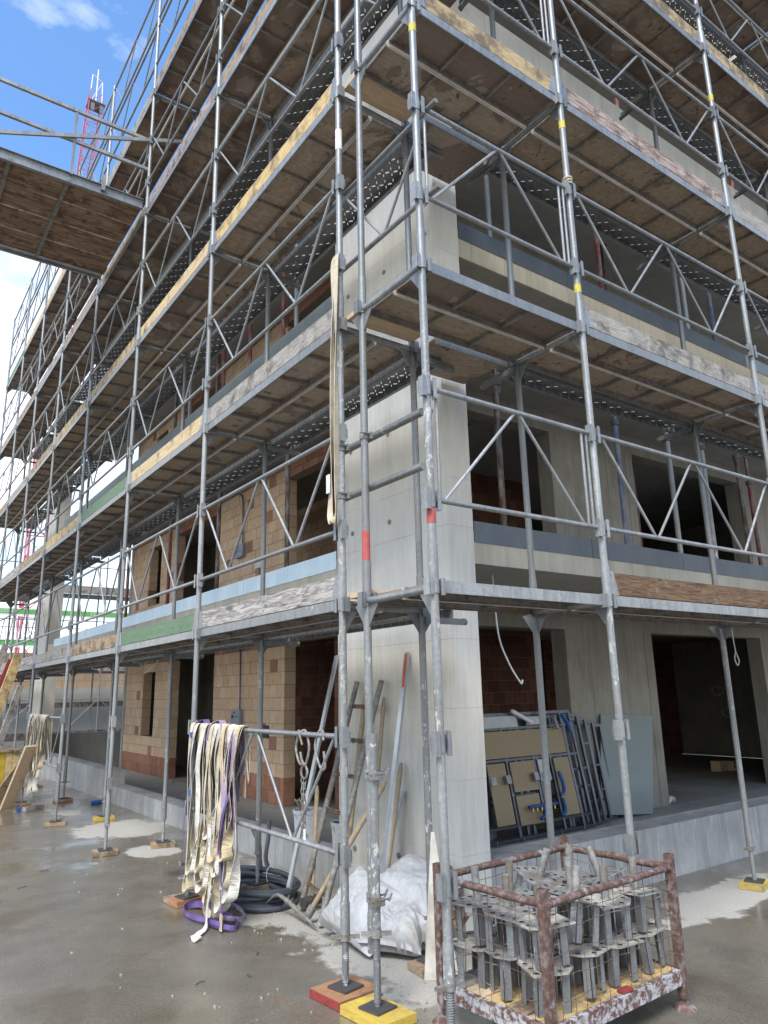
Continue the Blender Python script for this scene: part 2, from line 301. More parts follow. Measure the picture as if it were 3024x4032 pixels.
simple('dark_metal', (0.09, 0.09, 0.09), .6, .5); simple('bg_brick', (0.50, 0.23, 0.12), .85, 0, .4, 3); simple('bg_concrete', (0.46, 0.45, 0.41), .85, 0, .2, 2); simple('spray', (0.42, 0.09, 0.08), .7, 0, .5, 40)

# ------------------------------------------------------------------ mesh builder
class MB:
    def __init__(s): s.v, s.f, s.sm = [], [], []
    def add(s, vs, fs, sm=False):
        o = len(s.v); s.v += [tuple(v) for v in vs]; s.f += [tuple(i+o for i in f) for f in fs]; s.sm += [sm]*len(fs); return s
    def box(s, x0, x1, y0, y1, z0, z1):
        v = [(x, y, z) for x in (x0, x1) for y in (y0, y1) for z in (z0, z1)]
        return s.add(v, [(0,1,3,2), (4,6,7,5), (0,4,5,1), (2,3,7,6), (0,2,6,4), (1,5,7,3)])
    def obox(s, c, ax, ay, az, hx, hy, hz):
        c = Vector(c); v = [c+ax*(hx*i)+ay*(hy*j)+az*(hz*k) for i in (-1,1) for j in (-1,1) for k in (-1,1)]
        return s.add(v, [(0,1,3,2), (4,6,7,5), (0,4,5,1), (2,3,7,6), (0,2,6,4), (1,5,7,3)])
    def bar(s, p, q, w, t, upv=(0,0,1)):                       # rectangular bar from p to q
        p, q = Vector(p), Vector(q); d = (q-p); L = d.length; d.normalize(); u = Vector(upv)
        a = d.cross(u)
        if a.length < 1e-4: a = d.cross(Vector((1,0,0)))
        a.normalize(); b = a.cross(d)
        return s.obox((p+q)/2, d, a, b, L/2, w/2, t/2)
    def tube(s, p, q, r, n=10, r2=None, cap=True):
        p, q = Vector(p), Vector(q); d = (q-p).normalized(); a = d.orthogonal().normalized(); b = d.cross(a); r2 = r if r2 is None else r2
        vs = [p+(a*math.cos(t)+b*math.sin(t))*r for t in [2*math.pi*i/n for i in range(n)]]+[q+(a*math.cos(t)+b*math.sin(t))*r2 for t in [2*math.pi*i/n for i in range(n)]]
        s.add(vs, [(i, (i+1) % n, n+(i+1) % n, n+i) for i in range(n)], True)
        if cap: s.add(vs[:n], [tuple(range(n-1, -1, -1))]); s.add(vs[n:], [tuple(range(n))])
        return s
    def path(s, pts, r, n=8, closed=False, rr=None):
        pts = [Vector(p) for p in pts]; m = len(pts); vs = []; a = None
        for i in range(m):
            if closed: d = pts[(i+1) % m]-pts[i-1]
            else: d = pts[min(i+1, m-1)]-pts[max(i-1, 0)]
            d.normalize()
            if a is None: a = d.orthogonal()
            a = (a-d*a.dot(d)); a = a.normalized() if a.length > 1e-6 else d.orthogonal().normalized(); b = d.cross(a)
            ri = rr[i] if rr else r
            vs += [pts[i]+(a*math.cos(t)+b*math.sin(t))*ri for t in [2*math.pi*k/n for k in range(n)]]
        fs = []
        for i in range(m if closed else m-1):
            j = (i+1) % m
            fs += [(i*n+k, i*n+(k+1) % n, j*n+(k+1) % n, j*n+k) for k in range(n)]
        s.add(vs, fs, True)
        if not closed: s.add(vs[:n], [tuple(range(n-1, -1, -1))]); s.add(vs[-n:], [tuple(range(n))])
        return s
    def ribbon(s, pts, ws, w, t=.003):                          # band with a width vector per point
        pts = [Vector(p) for p in pts]; vs = []; m = len(pts)
        for i in range(m):
            d = (pts[min(i+1, m-1)]-pts[max(i-1, 0)]).normalized(); a = Vector(ws[i] if isinstance(ws, list) else ws); a = (a-d*a.dot(d)).normalized(); n_ = d.cross(a)
            for (x, y) in ((-1, -1), (1, -1), (1, 1), (-1, 1)): vs.append(pts[i]+a*(x*w/2)+n_*(y*t/2))
        fs = []
        for i in range(m-1):
            for k in range(4): fs.append((i*4+k, i*4+(k+1) % 4, i*4+4+(k+1) % 4, i*4+4+k))
        fs += [(3, 2, 1, 0), tuple(len(vs)-4+k for k in range(4))]
        return s.add(vs, fs, False)
    def prism(s, poly, off):                                    # polygon extruded by a vector
        n = len(poly); P = [Vector(p) for p in poly]; o = Vector(off)
        return s.add(P+[p+o for p in P], [tuple(range(n-1, -1, -1)), tuple(range(n, 2*n))]+[(i, (i+1) % n, n+(i+1) % n, n+i) for i in range(n)])
    def disc(s, c, nrm, r, h, n=14): 
        c = Vector(c); nn = Vector(nrm).normalized(); return s.tube(c-nn*h/2, c+nn*h/2, r, n)
    def mesh(s, name, mat, swap=False):
        me = bpy.data.meshes.new(name)
        v = [(y, x, z) for (x, y, z) in s.v] if swap else s.v
        f = [tuple(reversed(q)) for q in s.f] if swap else s.f
        me.from_pydata(v, [], f); me.polygons.foreach_set('use_smooth', s.sm)
        me.materials.append(MAT[mat] if isinstance(mat, str) else mat); me.update(); return me
def link(name, me, parent=None, loc=(0,0,0), label=None):
    o = bpy.data.objects.new(name, me); COL.objects.link(o); o.location = loc
    if parent: o.parent = parent
    if label: o['label'] = label
    return o
def thing(name, label, cat, loc=(0,0,0), group=None):
    o = bpy.data.objects.new(name, None); COL.objects.link(o); o.location = loc; o.empty_display_size = .1
    o['label'] = label; o['category'] = cat
    if group: o['group'] = group
    return o
def solo(name, mb, mat, label, cat, loc=(0,0,0), group=None):
    o = link(name, mb if isinstance(mb, bpy.types.Mesh) else mb.mesh(name, mat), None, loc); o['label'] = label; o['category'] = cat
    if group: o['group'] = group
    return o
def struct(name, mb, mat):
    o = link(name, mb.mesh(name, mat)); o['kind'] = 'structure'; return o
def B(x0, x1, y0, y1, z0, z1): return MB().box(x0, x1, y0, y1, z0, z1)
def part(name, mb, mat, parent, label=None): return link(name, mb.mesh(name, mat), parent, (0,0,0), label)
CACHE = {}
def cm(key, fn, mat, swap=False):
    k = (key, mat, swap)
    if k not in CACHE: CACHE[k] = fn().mesh(key.split('|')[0], mat, swap)
    return CACHE[k]
def smooth(pts, k=6):                                           # Catmull-Rom
    P = [Vector(p) for p in pts]; P = [P[0]*2-P[1]]+P+[P[-1]*2-P[-2]]; out = []
    for i in range(1, len(P)-2):
        for j in range(k):
            t = j/k; a, b, c, d = P[i-1], P[i], P[i+1], P[i+2]
            out.append(.5*((2*b)+(c-a)*t+(2*a-5*b+4*c-d)*t*t+(3*b-a-3*c+d)*t**3))
    out.append(P[-2]); return out
ORD = ['ground', 'first', 'second', 'third', 'fourth', 'fifth', 'sixth', 'seventh', 'eighth', 'ninth']
# ------------------------------------------------------------------ ground
struct('ground', MB().add([(-70,-60,0),(90,-60,0),(90,120,0),(-70,120,0)], [(0,1,2,3)]), 'ground')
struct('ground_beyond', MB().add([(-900,-900,-.02),(900,-900,-.02),(900,900,-.02),(-900,900,-.02)], [(0,1,2,3)]), 'dirt')
# ------------------------------------------------------------------ building under construction
struct('loggia_floor', B(1.50, 14.9, .64, 2.6, -.1, .05).box(1.50, 3.0, 2.6, 16.9, -.1, .051), 'concrete_floor')
struct('room_floor', B(3.0, 14.4, 2.6, 14.8, -.1, .048), 'concrete_in')
LV = [(.05, 2.72), (3.0, 5.59), (5.87, 8.44), (8.73, 11.30)]         # floor and soffit of each storey
for k, (za, zb) in enumerate([(2.72, 3.0), (5.59, 5.87), (8.44, 8.73), (11.30, 11.59)]):
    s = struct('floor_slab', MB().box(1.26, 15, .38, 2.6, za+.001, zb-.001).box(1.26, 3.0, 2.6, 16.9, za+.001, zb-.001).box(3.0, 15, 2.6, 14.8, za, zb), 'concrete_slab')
    e = part('slab_edge', MB().box(1.525, 15, .36, .38, za, zb).box(1.24, 1.26, 2.045, 15.44, za, zb).box(1.24, 1.26, 16.61, 16.9, za, zb), 'concrete_edge', s)
# concrete fins at the corner and far left, with formwork lifts and tie holes
def fin(y0, y1, lab):
    t = thing('concrete_fin_wall', lab, 'concrete wall', (1.24, y0, 0)); zs = [0, .52, 1.045, 1.57, 2.10, 3.02, 3.43, 4.5, 5.58, 5.90, 6.3, 7.45, 8.44, 8.74, 9.6, 10.6, 11.30]
    rng = random.Random(3)
    for i in range(len(zs)-1):
        d = rng.uniform(0, .002); g = .0007
        part('concrete_lift', B(d, .28, d, y1-y0-d, zs[i]+g, zs[i+1]-g), 'concrete', t)
    part('core', B(.02, .27, .02, y1-y0-.02, .01, 11.29), 'concrete', t)
    hole = cm('tie_hole', lambda: MB().disc((0,0,0), (1,0,0), .023, .016, 14), 'hole_plug')
    for z in (.40, 1.28, 2.40, 3.22, 4.05, 4.95, 5.75, 6.75, 7.7, 8.75, 9.8):
        for y in (.13, .78, 1.42):
            if y < y1-y0-.05: link('tie_hole', hole, t, (.000, y+rng.uniform(-.02,.02), z+rng.uniform(-.03,.03)))
    return t
fin(.35, 2.04, 'pale board-marked concrete corner wall facing the scaffold frames and leaning ladder')
fin(15.45, 16.6, 'tall pale concrete pillar at the far left end of the facade')
# kerbs
struct('kerb', B(1.24, 1.50, 2.045, 9.40, -.05, .265), 'concrete_curb')
struct('kerb', B(1.24, 1.50, 9.40, 16.9, -.05, .49), 'concrete_curb')
struct('kerb', B(1.525, 15, .36, .66, -.05, .45), 'concrete_curb')
w = solo('low_concrete_wall', B(1.52, 4.6, 16.3, 16.5, 0, .86), 'concrete_floor', 'low dull concrete wall closing the far end of the left loggia', 'wall')
# metal upstand sheets on the slab edges
def sheets(z0, z1, lev):
    for i, (a, b) in enumerate([(2.05, 4.2), (4.2, 5.65), (5.65, 7.6), (7.6, 10.2), (10.2, 12.6), (12.6, 14.7)]):
        m = 'strip_light' if lev == 1 else 'strip_mid'
        solo('metal_strip', B(1.232, 1.238, a+.003, b-.003, z0, z1), m, f"{'pale sky-tinted' if lev==1 else 'grey'} zinc strip on the {ORD[lev]} slab edge, {ORD[i+1]} piece left of the corner wall", 'metal strip', group='zinc sheets on the slab edges').location.x = 0
    for i, (a, b) in enumerate([(1.53, 3.05), (3.05, 4.55), (4.55, 6.6), (6.6, 9.0), (9.0, 11.4)]):
        solo('metal_strip', B(a+.003, b-.003, .352, .358, z0, z1), 'strip_dark' if i < 3 else 'strip_mid', f"zinc strip on the {ORD[lev]} slab edge, {ORD[i+1]} piece right of the corner wall", 'metal strip', group='zinc sheets on the slab edges')
sheets(2.90, 3.08, 1); sheets(5.78, 5.955, 2)
# right facade inner concrete wall with openings (plane y = 2.6)
pil = []
for k, (zf, zs) in enumerate(LV):
    zl = [2.47, 5.30, 8.15, 11.0][k]
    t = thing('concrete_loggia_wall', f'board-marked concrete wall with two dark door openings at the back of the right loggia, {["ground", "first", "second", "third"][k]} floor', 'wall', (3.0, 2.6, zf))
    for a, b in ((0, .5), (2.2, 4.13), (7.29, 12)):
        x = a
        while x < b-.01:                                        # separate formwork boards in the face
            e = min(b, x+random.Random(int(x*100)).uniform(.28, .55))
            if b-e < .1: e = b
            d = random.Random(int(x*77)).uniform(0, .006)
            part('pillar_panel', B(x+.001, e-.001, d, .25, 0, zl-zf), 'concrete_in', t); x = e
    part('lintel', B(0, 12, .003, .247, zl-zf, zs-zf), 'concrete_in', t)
# brick walls ------------------------------------------------------
BR = {}
def brick_mesh(L, H, D, mat, swap):
    k = (round(L, 3), H, D, mat, swap)
    if k not in BR: BR[k] = B(.004, L-.004, 0, D, .004, H-.004).mesh('brick', mat, swap)
    return BR[k]
def brick_wall(label, org, length, z0, z1, swap, D=.20, holes=(), mat='brick', base_red=0, seed=1, bl=.25, bh=.20, top_red=False, group=None):
    # org: world corner; wall runs along +x (or +y when swap) and is D thick away from the viewer
    t = thing('brick_wall', label, 'brick wall', (org[0], org[1], z0), group); rng = random.Random(seed)
    core = MB(); rows = int(math.ceil((z1-z0)/bh-.05))
    for r_ in range(rows):
        za = r_*bh; h = min(bh, z1-z0-za)
        if h < .04: continue
        off = -bl/2 if r_ % 2 else 0
        u = off
        while u < length-.01:
            a, b = max(u, 0), min(u+bl, length); u += bl
            segs = [(a, b)]
            for (ha, hb, hza, hzb) in holes:
                if za+h/2 > hza and za+h/2 < hzb:
                    ns = []
                    for (p, q) in segs:
                        if q <= ha or p >= hb: ns.append((p, q))
                        else:
                            if p < ha: ns.append((p, ha))
                            if q > hb: ns.append((hb, q))
                    segs = ns
            for (p, q) in segs:
                if q-p < .03: continue
                m = 'brick_red' if (r_ < base_red or (top_red and r_ == rows-1) or (mat == 'brick' and rng.random() < .03)) else mat
                j = rng.uniform(0, .005); me = brick_mesh(q-p, round(h, 3), D, m, swap)
                link('brick', me, t, (j, p, za) if swap else (p, j, za))
    # mortar bed just behind the brick faces
    segs = [(0, length, 0, z1-z0)]
    for (ha, hb, hza, hzb) in holes:
        segs = [(0, ha, 0, z1-z0), (hb, length, 0, z1-z0), (ha, hb, 0, hza), (ha, hb, hzb, z1-z0)]
    for (a, b, c, d) in segs:
        if b-a > .02 and d-c > .02: core.box(a+.005, b-.005, .012, D-.012, c+.003, d-.003)
    me = core.mesh('mortar', 'mortar', swap); link('mortar', me, t)
    return t
FN = ['ground floor', 'first floor', 'second floor', 'third floor']
for k, (zf, zs) in enumerate(LV[:3]):
    zl = [2.50, 5.22, 8.12][k]; red = 2 if k == 0 else 0
    if k == 1: red = 0
    mt = 'brick'
    brick_wall(f'tan clay block pier between two dark doorways on the left loggia, {FN[k]}', (3.0, 6.45, 0), 2.82, zf, zs-.1, True, base_red=red, seed=10+k, top_red=True, mat=mt)
    brick_wall(f'tan clay block pier with a narrow slit window on the left loggia, {FN[k]}', (3.0, 11.62, 0), 3.12, zf, zs-.1, True, holes=[(.98, 1.80, .8, 2.2)], base_red=2 if k == 0 else 0, seed=20+k, top_red=True)
    brick_wall(f'red block lintel over the doorway nearest the corner, left loggia, {FN[k]}', (3.0, 3.9, 0), 2.55, zl, zs-.1, True, mat='brick_red', bh=.12, seed=30+k, group='block lintels over the left doorways')
    brick_wall(f'red block lintel over the middle doorway, left loggia, {FN[k]}', (3.0, 9.27, 0), 2.35, zl, zs-.1, True, mat='brick_red', bh=.12, seed=40+k, group='block lintels over the left doorways')
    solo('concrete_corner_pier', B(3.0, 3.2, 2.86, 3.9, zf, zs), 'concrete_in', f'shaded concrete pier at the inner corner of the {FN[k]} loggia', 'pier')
    solo('concrete_end_post', B(2.99, 3.22, 14.75, 14.90, zf, zs), 'concrete_curb', f'narrow grey post closing the slit-window brick pier, {FN[k]}', 'post')
# indoor partitions, seen through the openings
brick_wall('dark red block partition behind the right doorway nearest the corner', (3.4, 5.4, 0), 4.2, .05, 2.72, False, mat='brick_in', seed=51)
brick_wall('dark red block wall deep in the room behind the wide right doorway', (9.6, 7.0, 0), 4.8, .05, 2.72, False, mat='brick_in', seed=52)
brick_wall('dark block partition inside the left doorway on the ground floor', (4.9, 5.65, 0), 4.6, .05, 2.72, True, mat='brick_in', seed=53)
brick_wall('shaded block partition inside the left doorway on the first floor', (4.9, 5.65, 0), 4.6, 3.0, 5.59, True, mat='brick', seed=54)
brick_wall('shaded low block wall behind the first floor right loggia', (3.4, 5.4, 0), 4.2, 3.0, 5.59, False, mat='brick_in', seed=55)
for k, (zf, zs) in enumerate(LV):
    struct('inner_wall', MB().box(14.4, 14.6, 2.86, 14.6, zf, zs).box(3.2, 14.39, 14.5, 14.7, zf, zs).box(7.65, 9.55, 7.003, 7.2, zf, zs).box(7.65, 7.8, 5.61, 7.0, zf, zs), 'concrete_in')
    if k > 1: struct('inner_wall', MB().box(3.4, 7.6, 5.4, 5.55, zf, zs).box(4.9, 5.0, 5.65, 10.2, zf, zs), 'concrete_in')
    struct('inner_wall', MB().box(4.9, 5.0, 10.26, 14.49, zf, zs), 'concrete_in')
# cable rings and sockets on the indoor concrete wall
for i, (y, z) in enumerate([(5.9, 1.55), (5.7, 1.05)]):
    m = MB().path([(14.37, y+.14*math.cos(a), z+.10*math.sin(a)) for a in [2*math.pi*q/20 for q in range(20)]], .008, 6, True)
    solo('cable_coil', m, 'white', f"{['upper', 'lower'][i]} pale cable ring hanging on the dark room wall behind the wide doorway", 'cable', group='cable rings')
solo('brick_offcuts', B(11.4, 11.65, 4.3, 4.5, .05, .24).box(11.7, 11.9, 4.2, 4.4, .05, .22).box(11.66,11.69,4.1,4.5,.05,.1), 'brick', 'tan block offcuts left on the dark room floor', 'bricks')
# wall boxes, conduits and loose cables on the brick piers
for k, (yb, zb, ztop) in enumerate([(8.1, 1.34, 2.60), (8.15, 4.27, 5.40)]):
    t = thing('junction_box', f'grey electrical box fixed to the tan brick pier on the {FN[k]}', 'electrical box', (2.93, yb, zb-.12))
    part('box_body', B(0, .065, -.17, .17, 0, .24), 'grey_box', t)
    part('blue_band', B(-.004, 0, -.12, .16, .115, .13), 'blue', t); part('knockout', MB().disc((-.003, .12, .12), (1,0,0), .035, .008), 'black', t)
    part('knockout', MB().disc((-.003, .05, .19), (1,0,0), .02, .008), 'black', t)
    pts = smooth([(2.965, yb-.1, zb+.12), (2.965, yb-.09, zb+.5), (2.97, yb-.06, ztop-.25), (2.97, yb+.0, ztop-.08), (2.96, yb+.16, ztop)], 5)
    solo('conduit', MB().path(pts, .013, 8), 'blue_pipe', f'dark blue conduit running up the tan brick pier, {FN[k]}', 'conduit')
solo('socket_recess', B(2.985, 2.998, 6.95, 7.2, 1.02, 1.22), 'black', 'dark square socket recess in the tan brick pier near the hanging slings', 'socket')
solo('insulation_patch', B(2.975, 2.996, 7.25, 7.55, 3.85, 3.95), 'clear', 'pale silvery tape patch on the first floor brick pier', 'tape')
solo('wooden_block', B(2.94, 2.996, 7.3, 7.45, 3.5, 3.82), 'w_browny', 'brown timber block fixed on the first floor brick pier', 'block')
def cable(pts, r, mat, lab): return solo('cable', MB().path(smooth(pts, 8), r, 6), mat, lab, 'cable')
cable([(2.1,.75,2.72),(2.12,.74,2.2),(2.2,.72,1.95),(2.32,.7,1.76),(2.35,.7,1.78)], .009, 'white', 'white cable end hanging from the soffit beside the concrete corner wall')
cable([(7.6,1.6,2.72),(7.6,1.6,2.35),(7.62,1.6,2.15),(7.68,1.6,2.02),(7.62,1.6,1.96),(7.57,1.6,2.05),(7.62,1.6,2.15)], .008, 'white', 'thin looped cable hanging in front of the wide doorway')
cable([(2.9,12.6,2.62),(2.7,12.55,2.35),(2.6,12.3,2.2)], .012, 'white', 'white cable end sticking out above the slit window, pointing down right')
cable([(2.9,11.9,2.6),(2.75,12.0,2.35),(2.65,12.3,2.2)], .012, 'white', 'white cable end sticking out above the slit window, pointing down left')
cable([(2.9,8.6,2.6),(2.8,8.6,2.3),(2.8,8.55,2.1)]+[(2.8,8.55+.08*math.sin(a),1.98+.12*math.cos(a)) for a in [math.pi*2*q/10 for q in range(10)]], .006, 'white', 'thin grey cable ring hanging by the middle left doorway')
cable([(2.85,10.6,.55),(2.7,10.4,.4),(2.66,10.2,.2),(2.6,10.1,.1)], .007, 'red', 'thin red cable trailing out of the middle left doorway')
cable([(9.0,.9,2.72),(9.02,.88,2.4),(9.1,.86,2.05)], .015, 'white', 'white plastic shred hanging from the soffit at the far right')
# steel props under the slabs
def prop(x, y, z0, z1, mat, lab, mid=None, r=.03):
    t = thing('steel_prop', lab, 'steel prop', (x, y, z0), 'telescopic props under the slabs'); h = z1-z0; m = (mid or h*.62)
    part('outer_tube', MB().tube((0,0,.01), (0,0,m), r, 12), mat, t); part('inner_tube', MB().tube((0,0,m), (0,0,h-.01), r*.76, 12), mat, t)
    part('base_plate', B(-.06, .06, -.06, .06, 0, .008), mat, t); part('head_plate', B(-.07, .07, -.07, .07, h-.008, h), mat, t)
    part('adjusting_nut', MB().disc((0,0,m-.02), (0,0,1), r*1.5, .06, 12).tube((-.1,0,m-.01),(.1,0,m-.01),.007,6), 'dark_metal', t)
    part('pin', MB().path([(-.06,0,m+.06),(.05,.0,m+.06),(.09,.02,m+.02),(.08,.03,m-.1)], .007, 6), 'galv_dark', t)
P1 = [(2.29,.75,'prop_brown','dark brown steel prop, nearest the corner wall on the right first floor',1.68),(4.5,3.6,'prop_red','thin red-brown prop standing deep in the first right doorway, first floor',1.5),(4.21,.78,'prop_blue','steel prop with a blue tube in front of the concrete pillar, first floor',1.66),
      (5.17,.75,'galv','pale galvanised prop left of centre in front of the wide first floor opening',1.64),(8.0,3.2,'prop_red','red prop with a white and red sleeve inside the wide first floor opening',1.6),(5.92,.75,'galv_dirty','grey prop right of centre in front of the wide first floor opening',1.66),(6.75,.75,'prop_brown','brown prop near the right end of the wide first floor opening',1.68),(7.9,1.2,'prop_red','dark red prop at the right edge of the wide first floor opening',1.6)]
for x, y, m, lab, mid in P1: prop(x, y, 3.0, 5.59, m, lab, mid)
for x, y, m, lab in [(2.35,.75,'galv','pale prop nearest the corner on the right second floor loggia'),(4.19,.75,'prop_red','bright red prop on the right second floor loggia'),(6.65,.75,'prop_blue','blue prop on the right second floor loggia'),(5.99,.75,'galv','pale prop left of the blue one on the right second floor loggia'),(6.2,2.1,'prop_brown','dark prop with a yellow timber head on the right second floor loggia')]:
    prop(x, y, 5.87, 8.44, m, lab)
prop(5.2, .9, 8.73, 11.30, 'prop_red', 'red prop on the right third floor loggia, nearer the corner'); prop(8.2, .9, 8.73, 11.30, 'prop_red', 'red prop on the right third floor loggia, farther from the corner')
for y, m, lab in [(3.82,'prop_brown','dark steel prop nearest the corner wall on the left first floor loggia'),(5.97,'prop_brown','dark steel prop at the left of the conduit on the left first floor loggia'),(8.05,'prop_red','prop with red and yellow bands on the left first floor loggia'),(10.4,'prop_red','red-brown prop before the slit window on the left first floor loggia')]:
    prop(1.62, y, 3.0, 5.59, m, lab, 1.72)
for i, (y, m, lab) in enumerate([(3.62,'galv_dirty','grey prop nearest the corner on the left second floor loggia'),(3.98,'prop_red','thin red prop with timber head on the left second floor loggia'),(5.02,'prop_red','second red prop with timber head on the left second floor loggia'),(5.98,'prop_red','thick bright red prop on the left second floor loggia'),(6.2,'prop_brown','dark prop beside the thick red one on the left second floor loggia'),(8.1,'prop_brown','dark prop before the brick pier of the left second floor loggia'),(7.4,'galv','pale prop before the brick pier of the left second floor loggia')]):
    prop(1.62, y, 5.87, 8.44, m, lab, 1.9)
# ------------------------------------------------------------------ scaffolding
W_ = .655; NB_L = 7; LXS = [2.5*i for i in range(NB_L+1)]; RXS = [0, 1.5, 4.0, 6.5, 9.0]
DECK = [0, 2.30, 4.30, 6.30, 8.30, 10.30]; RO = (0.0, -.94)          # right outer line starts at RO
def where(side, i, line=False):
    if side == 'L': return (f'{ORD[i+1]} bay left of the corner' if not line else ('at the left side of the corner' if i == 0 else f'{ORD[i]} line left of the corner'))
    return (f'{ORD[i+1]} bay right of the corner' if not line else ('at the corner nearest the wire cage' if i == 0 else f'{ORD[i]} line right of the corner'))
def org(side, u, z): return (0, u, z) if side == 'L' else (RO[0]+u, RO[1], z)
def frame(side, i, u, k):
    sw = side == 'L'; z0 = .30 if k == 1 else DECK[k-1]; h = DECK[k]-z0
    low = k == 1
    t = thing('scaffold_portal', f"{'splashed' if low else 'grey'} scaffold frame under the {ORD[k]} deck, {where(side, i, True)}", 'scaffold frame', org(side, u, z0), 'scaffold frames')
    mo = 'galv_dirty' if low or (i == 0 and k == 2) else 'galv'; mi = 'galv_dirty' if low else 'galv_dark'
    if side == 'L' and i > 0: mo = 'galv'
    st = lambda: MB().tube((0,0,.0), (0,0,h-.0), .0245, 14).tube((0,0,.0), (0,0,.20), .0285, 14, cap=True)
    a = link('standard', cm(f'standard|{h:.1f}', st, mo, sw), t)
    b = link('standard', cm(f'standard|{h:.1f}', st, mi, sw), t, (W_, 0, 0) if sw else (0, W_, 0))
    link('transom', cm(f'transom|{h:.1f}', lambda: MB().tube((0,.02,h-.045), (0,W_-.02,h-.045), .0225, 12), 'galv', sw), t)
    gus = lambda y, d: (lambda: MB().prism([(-.004, y+d*.02, h-.065), (-.004, y+d*.125, h-.065), (-.004, y+d*.02, h-.21)], (.008, 0, 0)))
    link('gusset', cm(f'gusset|o{h:.1f}', gus(0, 1), 'galv', sw), t)
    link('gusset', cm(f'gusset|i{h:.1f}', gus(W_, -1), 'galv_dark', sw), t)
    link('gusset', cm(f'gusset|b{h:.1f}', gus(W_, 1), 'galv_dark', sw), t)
    def collar(y):
        def q():
            m = MB().tube((0,y,h-.075), (0,y,h+.0), .031, 12)
            for s in (-1, 1): m.box(s*.028-(.03 if s < 0 else 0), s*.028+(.03 if s > 0 else 0), y-.030, y-.024, h-.085, h+.008).box(s*.052-.003, s*.052+.003, y-.03, y+.025, h-.085, h+.008)
            return m
        return q
    link('collar', cm(f'collar|o{h:.1f}', collar(0), 'galv', sw), t)
    link('collar', cm(f'collar|i{h:.1f}', collar(W_), 'galv_dark', sw), t)
    for z in (.46, 1.14):
        def rb():
            m = MB().tube((0,0,-.05), (0,0,.045), .029, 12)
            for s in (-1, 1): m.box(min(s*.026,s*.05), max(s*.026,s*.05), -.034, -.029, -.065, .06).box(s*.05-.002, s*.05+.002, -.034, .012, -.065, .06).box(min(s*.03,s*.05), max(s*.03,s*.05), .018, .022, -.04, .03)
            return m
        link('rail_bracket', cm('rail_bracket', rb, 'galv', sw), t, (0,0,z))
    return t
def rail(side, i, u, L, zb, lab, double=False):
    sw = side == 'L'
    t = thing('guard_rail', lab, 'guard rail', org(side, u, zb), 'truss guard rails')
    r = .0165; a, b, zl, zh = .035, L-.035, .46, 1.14; y = -.048 if True else 0
    link('rail_tube', cm(f'rail_tube|{L}', lambda: MB().tube((a,-.005,0), (b,-.005,0), r, 10), 'galv', sw), t, (0,0,zh))
    link('rail_tube', cm(f'rail_tube|{L}', lambda: MB().tube((a,-.005,0), (b,-.005,0), r, 10), 'galv', sw), t, (0,0,zl))
    if L > 2: seg = [((.10, zh), (.255*L, zl)), ((.265*L, zl), (.49*L, zh)), ((.51*L, zh), (.735*L, zl)), ((.745*L, zl), (L-.10, zh))]
    else: seg = [((.10, zl), (.49*L, zh)), ((.51*L, zh), (L-.16, zl)), ((.07, zl), (.07, zh)), ((L-.07, zl), (L-.07, zh)), ((L-.12, zl), (L-.12, zh))]
    for j, ((x0, q0), (x1, q1)) in enumerate(seg):
        link('diagonal', cm(f'diagonal|{L}{j}', lambda: MB().tube((x0,0,q0), (x1,0,q1), .0105, 8), 'galv', sw), t)
    return t
def perf(L, wd=.27):                                                     # perforated steel plank, slots cut through
    m = MB(); y0, y1 = .0, wd; nx = int((L-.08)/.055); ny = 5; cx = (L-.08)/nx; cy = (y1-y0)/ny
    for a in range(nx):
        for b in range(ny):
            x0 = .04+a*cx; yy = y0+b*cy; s = 1 if (a+b) % 2 else -1
            c = Vector((x0+cx/2, yy+cy/2, 0)); d = Vector((.8, .6*s, 0))*.018; e = Vector((-.6*s, .8, 0))*.0038
            if (a*7+b*3) % 4 == 0: m.add([(x0,yy,0),(x0+cx,yy,0),(x0+cx,yy+cy,0),(x0,yy+cy,0)], [(0,1,2,3)]); continue
            o = [Vector((x0,yy,0)), Vector((x0+cx,yy,0)), Vector((x0+cx,yy+cy,0)), Vector((x0,yy+cy,0))]
            if s > 0: h = [c-d-e*-1*-1, c+d-e, c+d+e, c-d+e]
            else: h = [c-d+e*-1, c+d-e, c+d+e, c-d+e]
            h = sorted(h, key=lambda v: math.atan2(v.y-c.y, v.x-c.x)); oo = sorted(o, key=lambda v: math.atan2(v.y-c.y, v.x-c.x))
            m.add(oo+h, [(0,1,5,4), (1,2,6,5), (2,3,7,6), (3,0,4,7)])
    return m
def lips(L, wd=.27):
    m = MB(); nx = int((L-.08)/.055); ny = 5; cx = (L-.08)/nx; cy = wd/ny
    for a in range(nx):
        for b in range(ny):
            if (a*7+b*3) % 4 == 0: continue
            s = 1 if (a+b) % 2 else -1; c = Vector((.04+a*cx+cx/2, b*cy+cy/2, -.004)); m.obox(c+Vector((-.6*s*.006, .8*.006, 0)), Vector((.8,.6*s,0)), Vector((-.6*s,.8,0)), Vector((0,0,1)), .019, .0025, .004)
    return m
